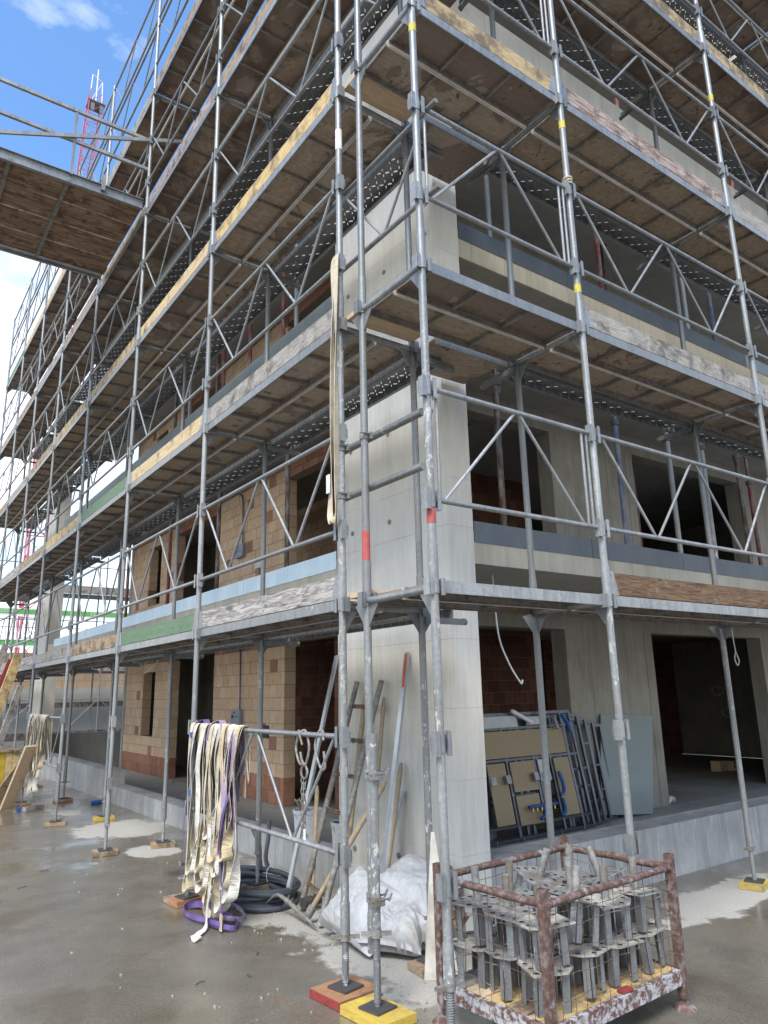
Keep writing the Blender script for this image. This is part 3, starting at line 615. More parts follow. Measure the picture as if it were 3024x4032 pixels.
def plank(side, i, u, L, k):
    sw = side == 'L'; z = DECK[k]
    t = thing('steel_plank', f'perforated steel plank beside the wall at the {ORD[k]} deck, {where(side, i)}', 'steel plank', org(side, u, z-.02), 'perforated steel planks')
    off = (W_+.05, 0, 0) if sw else (0, W_+.022, 0); wd = .27 if sw else .225
    link('perforated_top', cm(f'perforated_top|{L}{wd}', lambda: perf(L, wd), 'galv_dark', sw), t, off)
    link('slot_lips', cm(f'slot_lips|{L}{wd}', lambda: lips(L, wd), 'galv', sw), t, off)['kind'] = 'stuff'
    def fl(y):
        def q():
            m = MB().box(.03, L-.03, y-.002, y+.002, -.065, 0).box(.03, L-.03, y-.002 if y < .1 else y-.03, y+.03 if y < .1 else y+.002, -.067, -.064)
            for j in range(int(L/.09)): m.box(.08+j*.09, .095+j*.09, y-.006, y+.006, -.062, -.004)
            return m
        return q
    link('flange', cm(f'flange|a{L}', fl(0.0), 'galv_dark', sw), t, off); link('flange', cm(f'flange|b{L}{wd}', fl(wd+.002), 'galv', sw), t, off)
def console(side, i, u, k):
    sw = side == 'L'
    t = thing('wall_bracket', f"short plank bracket at the {ORD[k]} deck, {where(side, i, True)}", 'bracket', org(side, u, DECK[k]-.30), 'plank brackets')
    link('bracket_tube', cm('bracket_tube', lambda: MB().tube((0,W_+.02,.19), (0,W_+.40,.19), .021, 10).tube((0,W_+.385,.19),(0,W_+.41,.19),.026,10), 'galv_dark', sw), t)
    link('bracket_bar', cm('bracket_bar', lambda: B(-.055, -.049, W_+.0, W_+.36, .16, .205), 'galv_dark', sw), t)
def deck(side, i, u, L, k, extra=False):
    sw = side == 'L'
    for j in range(2):
        if k == 5 and side == 'L' and False: continue
        t = thing('deck_panel', f"{'outer' if j == 0 else 'inner'} plywood deck panel of the {ORD[k]} deck, {where(side, i)}", 'deck panel', org(side, u, DECK[k]-.065), 'plywood deck panels')
        off = (j*.338, 0, 0) if sw else (0, j*.338, 0)
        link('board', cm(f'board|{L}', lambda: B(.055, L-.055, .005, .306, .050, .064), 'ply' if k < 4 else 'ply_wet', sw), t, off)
        ch = lambda y, hh: (lambda: MB().box(.035, L-.035, y, y+.005, .0, .067).box(.035, L-.035, y if y < .1 else y-.006, y+.010 if y < .1 else y+.005, -.003, .001))
        link('side_channel', cm(f'side_channel|a{L}', ch(-.001, 0), 'galv' if j == 0 else 'gap_lit_edge', sw), t, off)  # inner panel's pale edge is whitened to imitate light falling through the gap
        link('side_channel', cm(f'side_channel|b{L}', ch(.308, 0), 'rib_steel', sw), t, off)
        n = 5 if L > 2 else 3
        for q in range(n+1):
            x = .05+(L-.10)*q/n
            link('cross_rib', cm('cross_rib', lambda: B(-.010, .010, .006, .307, .018, .049), 'rib_steel', sw), t, (off[0]+(0 if sw else x), off[1]+(x if sw else 0), 0))
def toe(side, i, u, L, k, mat, desc):
    sw = side == 'L'; ax = 'y' if sw else 'x'
    t = thing('toe_board', f'{desc} toe board on the {ORD[k]} deck, {where(side, i)}', 'toe board', org(side, u, DECK[k]+.008), 'toe boards')
    rg = random.Random(i*7+k); 
    link('plank', cm(f'plank|{L}', lambda: B(.05, L-.05, .0, .028, .0, .150), 'w_'+mat+ax, sw), t)
    def br(s):
        x = .035 if s > 0 else L-.035
        return lambda: MB().prism([(x, -.006, -.004), (x+s*.09, -.006, -.004), (x+s*.045, -.006, .16), (x, -.006, .16)], (0, .004, 0)).prism([(x+s*.015,-.008,.13),(x+s*.03,-.008,.13),(x+s*.03,-.008,.145),(x+s*.015,-.008,.145)],(0,.003,0))
    link('end_plate', cm(f'end_plate|a{L}', br(1), 'galv', sw), t); link('end_plate', cm(f'end_plate|b{L}', br(-1), 'galv', sw), t)
TL = {1: ['grey','green','brown','greyl','grey','greyl','grey'], 2: ['greyl','osb','green','yellow','brown','grey','brown'], 3: ['yellow','osb','honey','honey','brown','grey','brown'], 4: ['brown','worn','honey','brown','greyl','brown','grey'], 5: ['grey','brown','greyl','brown','yellow','osb','green']}
TR = {1: [None,'rust','brown','grey'], 2: [None,'greyl','greyl','brown'], 3: ['honey','worn','greyl','honey'], 4: ['honey','honey','honey','osb'], 5: ['yellow','brown','grey','yellow']}
DS = {'grey':'dark weathered','green':'green painted','brown':'brown','greyl':'pale grey','osb':'pale dark-spotted','yellow':'yellow','honey':'honey-coloured mottled','worn':'worn reddish grey','rust':'dark rusty brown'}
for side, US in (('L', LXS), ('R', RXS)):
    for k in range(1, 6):
        for i, u in enumerate(US):
            frame(side, i, u, k)
            if not (side == 'R' and (k == 1 or i == 0)): console(side, i, u, k)
            if i == len(US)-1: continue
            L = round(US[i+1]-u, 2)
            deck(side, i, u, L, k)
            rail(side, i, u, L, DECK[k], f'truss guard rail above the {ORD[k]} deck, {where(side, i)}')
            m = (TL if side == 'L' else TR)[k][i]
            if m: toe(side, i, u, L, k, m, DS[m])
            if side == 'L' or (k >= 2 and i >= 1): plank(side, i, u, L, k)
# posts and a doubled rail above the top deck on the left
for i, u in enumerate(LXS):
    t = thing('guard_post', f'single post rising above the top deck, {where("L", i, True)}', 'guard post', org('L', u, DECK[5]), 'posts above the top deck')
    link('standard', cm('standard|top', lambda: MB().tube((0,0,0), (0,0,2.12), .0235, 12), 'galv', True), t)
    if i < NB_L: rail('L', i, u, 2.5, DECK[5]+.86, f'upper guard rail above the top deck, {where("L", i)}')
rail('L', 0, 0, 2.5, .30, 'lowest guard rail, near the ground, carrying the big bunch of lifting slings')
rail('L', 3, 7.5, 2.5, .30, 'lowest guard rail, near the ground, carrying the far bunch of slings')
# inner plywood panels and corner fillers at the right scaffold
for k in range(1, 6):
    if k > 1:
        t = thing('deck_panel', f'extra plywood panel between the {ORD[k]} deck and the concrete corner wall', 'deck panel', (.72, -.20, DECK[k]-.06), 'corner infill panels')
        part('board', B(0, .75, 0, .52, .045, .06), 'ply', t); part('side_channel', B(-.004, .75, -.006, -.001, 0, .062), 'galv_dark', t)
    t = thing('filler_board', f'timber filler board closing the corner gap of the {ORD[k]} deck', 'board', (.03, -.262, DECK[k]-.0), 'corner filler boards')
    part('board', B(0, .60, .0, .235, .0, .035), 'w_palex', t)
# jacks and sole boards under every ground frame
def jack(x, y, zt, lab, pad, padlab, rot, size=(.27, .19), handle=0):
    zb = .052
    t = thing('base_jack', lab, 'base jack', (x, y, zb), 'screw base jacks')
    near = y < 1.5 and x < 1.2; m = MB().tube((0,0,.005), (0,0,zt-zb+.1), .0155 if near else .0175, 12)
    n = int((zt-zb-.03)/.011)
    if y < 1.5 and x < 1.2:
        for q in range(n): m.tube((0,0,.03+q*.011), (0,0,.0345+q*.011), .0215, 12, .0205)
    part('spindle', m, 'galv_dirty', t)
    part('foot_plate', B(-.075, .075, -.075, .075, 0, .010), 'dark_metal', t).rotation_euler.z = rot+.1
    nm = MB().tube((0,0,zt-zb-.035), (0,0,zt-zb), .030, 12).obox((0,0,zt-zb-.016), Vector((math.cos(handle),math.sin(handle),0)), Vector((-math.sin(handle),math.cos(handle),0)), Vector((0,0,1)), .085, .013, .009)
    part('wing_nut', nm, 'old_steel', t)
    s = solo('sole_board', B(-size[0]/2, size[0]/2, -size[1]/2, size[1]/2, 0, .046), pad, padlab, 'sole board', (x, y, .003), 'sole boards')
    s.rotation_euler.z = rot
jack(0, 0, .33, 'screw jack on the brown red-edged board under the corner frame', 'w_padrx', 'brown square sole board with red edges under the corner jack', .1, (.30, .28), -.6)
solo('red_edge', B(-.1555,-.1505,-.142,.142,.004,.045), 'red', 'red painted edge strip of the brown corner sole board', 'paint edge', (0,0,.0)).rotation_euler.z = .1
jack(-.02, -.352, .43, 'screw jack with wire tie on the yellow board under the doubled tube', 'w_padyy', 'yellow sole board under the doubled corner tube', .08, (.24, .36), -.6)
jack(0, -.94, .33, 'screw jack under the nearest corner pole beside the wire cage', 'w_brownx', 'sole board under the nearest corner pole', .1)
LP = ['w_brownx','w_padrx','w_brownx','w_brownx','w_brownx','w_brownx','w_brownx']; IP = ['w_brownx','w_brownx','w_brownx','w_padyx','w_padrx','w_brownx','w_brownx','w_brownx']
for i, u in enumerate(LXS):
    if i: jack(0, u, .33, f'screw jack under the outer pole, {where("L", i, True)}', LP[i % 7], f'sole board under the outer pole, {where("L", i, True)}', random.uniform(-.3, .3), handle=random.uniform(0,3))
    jack(W_, u, .33, f'screw jack under the inner pole, {where("L", i, True)}', IP[i], f'sole board under the inner pole, {where("L", i, True)}', random.uniform(-.3, .3), handle=random.uniform(0,3))
for i, u in enumerate(RXS):
    if i:
        jack(u, -.94, .33, f'screw jack under the outer pole, {where("R", i, True)}', 'w_brownx', f'sole board under the outer pole, {where("R", i, True)}', random.uniform(-.3, .3))
        jack(u, -.285, .33, f'screw jack under the inner pole, {where("R", i, True)}', 'w_padyx', f'yellow sole board under the inner pole, {where("R", i, True)}', .25)
# doubled tube and couplers at the corner
solo('scaffold_tube', MB().tube((-.020, -.352, .43), (-.020, -.352, 1.47), .0245, 14), 'galv_dirty', 'extra vertical tube clamped beside the middle corner pole, standing on the yellow board', 'tube')
def coupler(x, y, z, lab, horiz=False):
    t = thing('scaffold_coupler', lab, 'coupler', (x, y, z), 'swivel couplers')
    part('clamp_ring', MB().tube((0,0,-.024), (0,0,.024), .031, 14), 'old_steel', t)
    part('clamp_body', B(.02, .065, -.05, -.01, -.022, .022) if horiz else B(-.035, .035, -.040, -.024, -.02, .02), 'old_steel', t)
    part('bolt', MB().tube((-.05,-.03,.008), (.07,-.045,.014), .006, 6).tube((.055,-.045,.0),(.075,-.05,.04),.006,6), 'galv_dark', t)
for z, n in ((1.235, 'upper'), (.575, 'lower')):
    coupler(-.020, -.352, z, f'{n} coupler joining the doubled corner tubes'); coupler(0, -.2835, z+.005, f'{n} coupler half on the middle corner pole')
for z, n in ((3.34, 'upper'), (3.00, 'lower')):
    t = solo('scaffold_tube', MB().tube((.055, .09, z), (.055, -.83 if n == 'upper' else -.82, z-.0), .0245, 14), 'galv_dark', f'{n} horizontal tube clamped across the corner poles above the first deck', 'tube')
    coupler(0, .0, z, f'coupler holding the {n} horizontal tube to the left corner pole', True)
coupler(0, -.2835, 3.34, 'coupler holding the upper horizontal tube to the middle corner pole', True)
# end guard rails crossing the corner above the second to fourth decks
for k in (2, 3, 4):
    t = thing('guard_rail', f'short end guard rail crossing the corner above the {ORD[k]} deck', 'guard rail', (.075, -1.06, DECK[k]), 'corner end rails')
    for z in (.48, 1.12): part('rail_tube', MB().tube((0,.0,z), (0,1.25,z), .0175, 10), 'galv_dark', t)
    for a, b in (((.10,1.12),(.60,.48)), ((.62,.48),(1.12,1.12))): part('diagonal', MB().tube((0,a[0],a[1]), (0,b[0],b[1]), .0105, 8), 'galv', t)
# painted bands and tapes on the corner poles
def band(x, y, z0, z1, mat, lab, r=.0262): return solo('paint_band', MB().tube((x,y,z0), (x,y,z1), r, 14, cap=False), mat, lab, 'paint band')
band(0, -.2835, 2.51, 2.70, 'spray', 'red paint band on the middle corner pole just above the first deck')
band(0, -.94, 2.62, 2.70, 'spray', 'faded red paint band on the nearest corner pole above the first deck')
for x, z, n in [(0,6.02,'nearest corner pole'),(1.5,6.0,'first pole right of the corner below the third deck'),(1.5,4.55,'first pole right of the corner above the second deck'),(4.0,7.6,'second pole right of the corner')]:
    band(x, -.94, z, z+.07, 'yellow', f'yellow tape wrapped round the {n}')
band(0, 0, 5.75, 5.93, 'white', 'white chalky paint band on the left corner pole under the third deck')
solo('rope_tie', MB().path([(1.5+.035*math.cos(a), -.94+.035*math.sin(a), 5.47+.004*a) for a in [q*.5 for q in range(38)]], .008, 6), 'web_cream', 'cream rope wound round the first pole right of the corner under the third deck', 'rope')
# bridge walkway off the fourth deck
t = thing('walkway_bridge', 'plank walkway bridging out to the left from the fourth deck', 'walkway', (-5.2, 5.05, 8.40))
for y in (0, 2.12): part('side_beam', B(0, 5.15, y-.0, y+.012, -.06, .07).box(0, 5.15, y-.03, y+.035, .07, .078).box(0, 5.15, y-.02, y+.03, -.068, -.06), 'galv', t)
for j in range(8): part('plank', B(0, 5.15, .03+j*.26, .03+j*.26+.245, .0+.009*(j % 2), .035), 'w_soffit', t)
for x in (5.2-1.05, 5.2-1.75, 5.2-2.4, 5.2-3.1): part('cross_beam', B(x, x+.045, -.02, 2.14, -.055, -.002), 'old_steel', t)
for x in (5.2-.62, 5.2-2.3, 5.2-4.0): part('clip', B(x, x+.05, -.05, -.01, -.02, .22), 'galv', t)
t = thing('walkway_railing', 'galvanised handrails along the near side of the plank walkway', 'handrail', (-5.2, 5.02, 8.45))
for z in (.50, .98): part('handrail', B(0, 5.2, -.02, .02, z, z+.045), 'galv', t)
for x in (5.2-1.02, 5.2-2.9, 5.2-4.6): part('post', B(x, x+.035, -.015, .015, 0, 1.0), 'galv', t)
part('brace', MB().bar((2.0, -.03, -.35), (5.66, -.03, 1.20), .05, .03, (0,1,0)), 'galv', t)
t = thing('walkway_railing', 'galvanised handrails along the far side of the plank walkway', 'handrail', (-5.2, 7.2, 8.45))
for z in (.50, .98): part('handrail', B(0, 5.1, -.02, .02, z, z+.045), 'galv', t)
for x in (.6, 2.4, 4.2): part('post', B(x, x+.035, -.015, .015, 0, 1.0), 'galv', t)
# ------------------------------------------------------------------ wire cage with formwork heads
CG = thing('wire_cage', 'rusty wire mesh cage pallet filled with steel formwork heads', 'cage pallet', (.264, -1.34, 0)); CG.rotation_euler.z = R(2.6)
CW, CD, CH = 1.10, .74, .74
for x, y in ((0,0), (CW,0), (0,CD), (CW,CD)):
    m = MB()
    for s in ((-.0215,-.0185,-.0215,.0215), (.0185,.0215,-.0215,.0215), (-.0185,.0185,-.0215,-.0185), (-.0185,.0185,.0185,.0215)): m.box(x+s[0], x+s[1], y+s[2], y+s[3], .05, CH+.035)
    p = part('corner_post', m, 'rust', CG)
    f_ = link('foot', MB().tube((x,y,.0), (x,y,.03), .062, 14, .03).tube((x,y,.03),(x,y,.13),.018,8).mesh('foot','rust'), CG)
for a, b in (((0,0),(CW,0)), ((CW,0),(CW,CD)), ((CW,CD),(0,CD)), ((0,CD),(0,0))):
    pts = [Vector((a[0]+(b[0]-a[0])*q/6, a[1]+(b[1]-a[1])*q/6, CH-.035+random.uniform(-.005,.005))) for q in range(7)]
    part('top_rail', MB().path(pts, .0195, 10), 'rust', CG)
    part('base_rail', MB().bar((a[0],a[1],.155), (b[0],b[1],.155), .03, .075), 'chipped', CG)
    L = math.hypot(b[0]-a[0], b[1]-a[1]); n = int(L/.088)
    for q in range(1, n):
        f0 = q/n; pts = [Vector((a[0]+(b[0]-a[0])*f0+random.uniform(-.006,.006), a[1]+(b[1]-a[1])*f0+random.uniform(-.004,.004), .19+(CH-.23)*w/5)) for w in range(6)]
        part('mesh_wire', MB().path(pts, .0017, 5), 'rust', CG)
    for z in (.27, .37, .47, .57, .645):
        pts = [Vector((a[0]+(b[0]-a[0])*w/10+random.uniform(-.003,.003), a[1]+(b[1]-a[1])*w/10+random.uniform(-.004,.004), z+random.uniform(-.009,.009))) for w in range(11)]
        part('mesh_wire', MB().path(pts, .0017, 5), 'rust', CG)
for j in range(5):
    part('floor_board', B(.02, CW-.02, .02+j*.142, .02+j*.142+.134, .172+.003*(j%2), .192+.004*(j%2)), ['w_yellowx','w_brownx','w_yellowx','w_palex','w_greylx'][j], CG)
solo('timber_offcut', B(.82, .90, -1.322, -1.28, .198, .210), 'red', 'short red painted timber scrap on the cage floor by its front edge', 'wood scrap')
def headplate():
    m = MB(); n = 4; s = .245; c = s/n; hol = {(0,1),(1,0),(2,3),(3,2),(0,3),(3,0),(1,3),(3,1)}
    for z, fl in ((.0, 1), (.007, 0)):
        for a in range(n):
            for b in range(n):
                x, y = -s/2+a*c, -s/2+b*c
                q = [(x,y,z),(x+c,y,z),(x+c,y+c,z),(x,y+c,z)]
                if (a, b) in ((0,0),(n-1,0),(0,n-1),(n-1,n-1)) and False: pass
                if (a, b) == (0,0): f_ = [q[1],q[2],q[3]]; m.add(f_, [(0,1,2) if not fl else (2,1,0)]); continue
                if (a, b) == (n-1,n-1): f_ = [q[0],q[1],q[3]]; m.add(f_, [(0,1,2) if not fl else (2,1,0)]); continue
                if (a, b) in hol:
                    cx_, cy_ = x+c/2, y+c/2; o = [(cx_+.0145*math.cos(t), cy_+.0145*math.sin(t), z) for t in [math.pi/4*k+math.pi/8-math.pi for k in range(8)]]
                    fs = [(0,4,5,1)]; fs = [(0,1,6,5),(1,2,8,7),(2,3,10,9),(3,0,4,11),(0,5,4),(1,7,6),(2,9,8),(3,11,10)]
                    m.add(q+o, fs)
                else: m.add(q, [(0,1,2,3)])
    h = s/2; o = [(-h+c,-h),(h,-h),(h,h-c),(h-c,h),(-h,h),(-h,-h+c)]
    m.add([(x,y,0) for x,y in o]+[(x,y,.007) for x,y in o], [(i,(i+1)%6,6+(i+1)%6,6+i) for i in range(6)]); return m
hp_m = [headplate().mesh('head_plate', q) for q in ('cement_steel', 'old_steel')]
stub_m = MB().tube((0,0,.007), (0,0,.175), .0215, 12).tube((0,0,.007),(0,0,.012),.028,12).mesh('stub_tube', 'old_steel')
def angle(sx, sy, L):
    x, y = sx*.088, sy*.088; return MB().box(min(x,x-sx*.042), max(x,x-sx*.042), min(y,y-sy*.004), max(y,y-sy*.004), -L, 0).box(min(x,x-sx*.004), max(x,x-sx*.004), min(y,y-sy*.042), max(y,y-sy*.042), -L, 0)
ang_m = [angle(a, b, .182).mesh('leg', 'galv_leg') for a, b in ((-1,-1),(1,-1),(1,1),(-1,1))]
rg = random.Random(12); cs, sn = math.cos(R(2.6)), math.sin(R(2.6)); n_ = 0
ROWN = ['front row', 'second row', 'third row']; 
for lay, z in ((0, .382), (1, .578)):
    for a in range(4):
        for b in range(3):
            x = .15+a*.268+rg.uniform(-.012,.012); y = .14+b*.23+rg.uniform(-.012,.012); n_ += 1
            tilt = lay == 1 and (a, b) in ((1,0), (3,1), (2,2))
            if lay == 1 and (a, b) == (0, 2): pass
            t = thing('formwork_spigot', f"steel formwork head, {'upper' if lay else 'lower'} layer, {ROWN[b]} of the cage, {['first','second','third','fourth','fifth'][a]} from the left", 'formwork head',
                      (.264+x*cs-y*sn, -1.34+x*sn+y*cs, z-.004+(.040 if tilt else (a*3+b)%4*.004)), 'steel heads stacked in the cage')
            t.rotation_euler = (rg.uniform(-.06,.06)+(.28 if tilt else 0), rg.uniform(-.06,.06)+(.12 if tilt else 0), rg.uniform(-.35,.35)+rg.choice([0, math.pi/2, math.pi]))
            link('head_plate', hp_m[rg.random() < .35], t); 
            if (lay == 1 and rg.random() < .85): link('stub_tube', stub_m, t)
            for q in ang_m: link('leg', q, t)
# ------------------------------------------------------------------ lifting slings on the low guard rail
RZ, RX = 1.44, -.0
def sling(y0, y1, zf, zb, mat, lab, w=.055, seed=0, twist=.5, grp='slings hanging on the near guard rail', long=None, back=True):
    r = random.Random(seed); f = -.030-r.uniform(0,.055)
    q = lambda a: r.uniform(-a, a)
    zf2 = zf+.02
    P, Wd = [], []
    def ad(x, y, z, wd): P.append(Vector((x, y, z))); Wd.append(Vector(wd))
    s1 = (.25+q(.25), 1, 0); s2 = (.3+q(.4), 1, 0)
    if back: ad(.035+r.uniform(0,.02), y0+q(.03), zb, s1); ad(.032, y0+q(.02), (zb+RZ)/2, s1)
    ad(.028, y0, RZ-.03, (.0,1,0)); ad(.018, y0, RZ+.016, (0,1,0)); ad(.0, y0, RZ+.022+r.uniform(0,.012), (0,1,0)); ad(f*.7, y0, RZ+.004, (0,1,0))
    n = 4
    for k in range(1, n+1): ad(f+q(.02), y0+(y1-y0)*.22*k/n+q(.022), RZ-(RZ-zf-.10)*k/n, s1 if k < n else (.7,.6,0))
    ad(f, y0+(y1-y0)*.3, zf+.02, (1,.2,0)); ad(f-.01, (y0+y1)/2, zf-.012, (1,0,0)); ad(f, y0+(y1-y0)*.75, zf+.02, (1,-.2,0))
    for k in range(n, 0, -1): ad(f+q(.02), y1-(y1-y0)*.18*k/n+q(.022), RZ-(RZ-zf-.10)*k/n, s2 if k < n else (.7,-.6,0))
    ad(f*.7, y1, RZ+.004, (0,1,0)); ad(.0, y1, RZ+.024+r.uniform(0,.012), (0,1,0)); ad(.02, y1, RZ+.012, (0,1,0)); ad(.03, y1, RZ-.05, (0,1,0))
    if back: ad(.045, y1+q(.03), (zb+RZ)/2, s2); ad(.04+r.uniform(0,.03), y1+q(.02), zb+.05, s2)
    k = 5; PP = smooth(P, k); WW = []
    for i in range(len(P)-1):
        for j in range(k): WW.append(Wd[i].lerp(Wd[i+1], j/k))
    WW.append(Wd[-1]); return solo('lifting_sling', MB().ribbon(PP, WW, w, .0035), mat, lab, 'lifting sling', (0,0,0), grp)
mats = ['web_cream','web_cream','web_white','web_cream','web_tan','web_white','web_cream','web_white','web_cream','web_tan','web_cream','web_white','web_cream','web_white','web_cream','web_tan','web_cream','web_white']
z_ = [.16,.42,.30,.26,.52,.20,.34,.60,.14,.45,.03,.36,.24,.12,.40,.50,.30,.22]
yy = [2.40,2.35,2.31,2.27,2.22,2.17,2.12,2.08,2.04,1.99,1.94,1.89,1.85,1.80,1.76,1.71,1.66,1.62]
posn = ['leftmost','second','third','fourth','fifth','sixth','seventh','eighth','ninth','tenth','eleventh','twelfth','thirteenth','fourteenth','fifteenth','sixteenth','seventeenth','rightmost']
for i in range(18):
    d = random.Random(i+40).uniform(-.34, -.12)
    y1 = max(1.44, yy[i]+d)
    sling(yy[i], y1, z_[i], random.Random(i+9).uniform(.75, 1.1), mats[i], f"{'dirty white' if mats[i]=='web_white' else 'cream' if mats[i]=='web_cream' else 'stained tan'} lifting sling, {posn[i]} of the pale ones on the near rail", seed=i, w=.078)
# top hump of coiled straps over the rail
for i, (y, m, n) in enumerate([(2.27,'web_purple','left'), (1.93,'web_mauve','middle')]):
    pts = [(-.05, y+.10, RZ-.10), (-.03, y+.07, RZ+.02), (.0, y, RZ+.062), (-.01, y-.09, RZ+.05), (-.03, y-.15, RZ-.04), (-.05, y-.17, RZ-.2)]
    PP = smooth(pts, 5); solo('lifting_sling', MB().ribbon(PP, (1,.15,0), .055, .004), m, f'faded purple sling looped over the pale slings, {n} hump on the near rail', 'lifting sling', group='slings hanging on the near guard rail')
# purple slings hanging down, one with lettering
def flatstrap(P, W_s, mat, lab, w=.06): 
    k = 5; PP = smooth(P, k); WW = []
    for i in range(len(P)-1):
        for j in range(k): WW.append(Vector(W_s[i]).lerp(Vector(W_s[i+1]), j/k))
    WW.append(Vector(W_s[-1])); return solo('lifting_sling', MB().ribbon(PP, WW, w, .004), mat, lab, 'lifting sling', group='slings hanging on the near guard rail')
s1 = flatstrap([(.03,1.60,.9),(.03,1.60,1.3),(.0,1.60,1.468),(-.045,1.60,1.40),(-.075,1.61,1.1),(-.085,1.63,.80),(-.08,1.70,.50)], [(0,1,0)]*7, 'web_mauve', 'faded purple sling printed 6000 KG, at the right of the pale bunch', .075)
s2 = flatstrap([(.03,1.52,1.1),(.03,1.52,1.3),(.0,1.52,1.466),(-.045,1.52,1.38),(-.06,1.51,1.1),(-.06,1.50,.80),(-.05,1.47,.72)], [(0,1,0)]*7, 'web_mauve', 'second printed purple sling, far right end of the hanging bunch', .070)
s3 = flatstrap([(-.05,1.52,1.30),(-.065,1.50,1.05),(-.09,1.58,.85),(-.10,1.64,.60),(-.09,1.60,.35),(-.085,1.585,.12),(-.09,1.58,.02)], [(.2,1,0)]*7, 'web_purple', 'bright purple sling crossing the front of the bunch down to the floor')
s4_ = flatstrap([(-.05,2.36,1.30),(-.06,2.40,1.0),(-.07,2.45,.7),(-.07,2.47,.40),(-.08,2.44,.22),(-.06,2.36,.10)], [(.3,1,0)]*6, 'web_purple', 'dark purple sling down the left side of the bunch', .035)
def text(body, size, loc, rot, mat, parent, ext=.0006, align='CENTER'):
    c = bpy.data.curves.new('lettering', 'FONT'); c.body = body; c.size = size; c.extrude = ext; c.align_x = align; c.align_y = 'CENTER'; c.materials.append(MAT[mat])
    tmp = bpy.data.objects.new('tmp', c); me = bpy.data.meshes.new_from_object(tmp); bpy.data.objects.remove(tmp); me.materials.clear(); me.materials.append(MAT[mat])
    o = bpy.data.objects.new('lettering', me); COL.objects.link(o); o.parent = parent; o.location = loc; o.rotation_euler = rot; return o
# text reads along the strap: local x -> -z, normal -> -x
Rm = Matrix(((0,0,-1),(0,1,0),(1,0,0))).to_3x3()
def strap_text(body, size, x, y, z, parent):
    o = text(body, size, (x, y, z), (0,0,0), 'print', parent)
    ex = Vector((0,0,-1)); ez = Vector((-1,0,.0)); ey = ez.cross(ex)
    o.rotation_euler = Matrix((ex, ey, ez)).transposed().to_euler()
strap_text('6000 KG  -', .066, -.080, 1.606, 1.20, s1); strap_text('SPANSET', .06, -.093, 1.62, .86, s1) if False else None
strap_text('6000 KG', .060, -.067, 1.506, .95, s2)
# purple slings heaped on the floor, standing on edge
def coil(cx, cy, rx, ry, a0, turns, mat, lab, z=.026, w=.032, seed=1):
    r = random.Random(seed); n = int(26*turns); P = []
    for i in range(n+1):
        a = a0+2*math.pi*turns*i/n; P.append(Vector((cx+rx*math.cos(a)*(1+.04*math.sin(2*a)+.10*i/n), cy+ry*math.sin(a)*(1+.10*i/n), z+.010*math.sin(2*a)+.02*i/n)))
    return solo('lifting_sling', MB().ribbon(P, (0.15,.1,1), w, .004), mat, lab, 'lifting sling', group='slings heaped under the near rail')
coil(-.06, 2.02, .10, .26, 0, 1.4, 'web_purple', 'bright purple sling looped on the wet floor, left loop', seed=1)
coil(-.02, 1.76, .09, .24, 2, 1.3, 'web_purple', 'bright purple sling looped on the wet floor, right loop', seed=2)
coil(.10, 1.88, .10, .20, 1, 1.1, 'web_mauve', 'faded purple sling looped on the floor behind the bright ones', seed=3)
solo('sling_end', MB().ribbon(smooth([(-.12,1.72,.30),(-.14,1.73,.15),(-.16,1.70,.03),(-.24,1.62,.012),(-.30,1.56,.010),(-.31,1.47,.02)], 4), (.3,1,0), .060, .006), 'web_white', 'stiff white sling end lying forward on the wet floor', 'sling end')
solo('sling_end', MB().ribbon(smooth([(-.088,1.58,.12),(-.092,1.58,.06),(-.094,1.575,.01)], 4), (.2,1,0), .064, .009), 'web_tan', 'beige reinforced end of the bright purple sling, touching the floor', 'sling end')
for i, (x, y, z, dz) in enumerate([(-.070,2.30,1.38,.045),(-.10,2.21,.92,.05)]):
    solo('sling_label', MB().box(x-.035, x-.031, y-.025, y+.02, z-dz/2, z+dz/2), 'blue', f"small blue label sewn on a hanging sling, {['near the rail','lower down'][i]}", 'label')
o = solo('sling_label', MB().box(-.128, -.124, 1.74, 1.785, .50, .70), 'white', 'white printed paper label on the front cream sling', 'label')
strap_text('2000 kg', .022, -.129, 1.762, .60, o)
# sling hanging on the left corner pole
P = smooth([(-.055,-.03,4.79),(-.062,-.005,4.70),(-.058,.01,4.3),(-.050,.03,3.8),(-.048,.045,3.3),(-.052,.06,2.98),(-.060,.05,2.86),(-.070,.0,2.81),(-.075,-.045,2.88),(-.070,-.05,3.2),(-.068,-.045,3.8),(-.066,-.045,4.4),(-.066,-.05,4.74),(-.058,-.035,4.80)], 6)
solo('lifting_sling', MB().ribbon(P, [Vector((-.25+.9*math.sin(i*.085)**2,1-.75*math.sin(i*.085)**2,0)) for i in range(len(P))], .052, .004), 'web_cream', 'long cream lifting sling hanging down the left corner pole', 'lifting sling')
solo('sling_label', MB().box(-.076, -.072, .03, .075, 3.02, 3.15), 'bucket', 'white and blue tag on the sling hanging on the corner pole', 'label').rotation_euler.x = 0
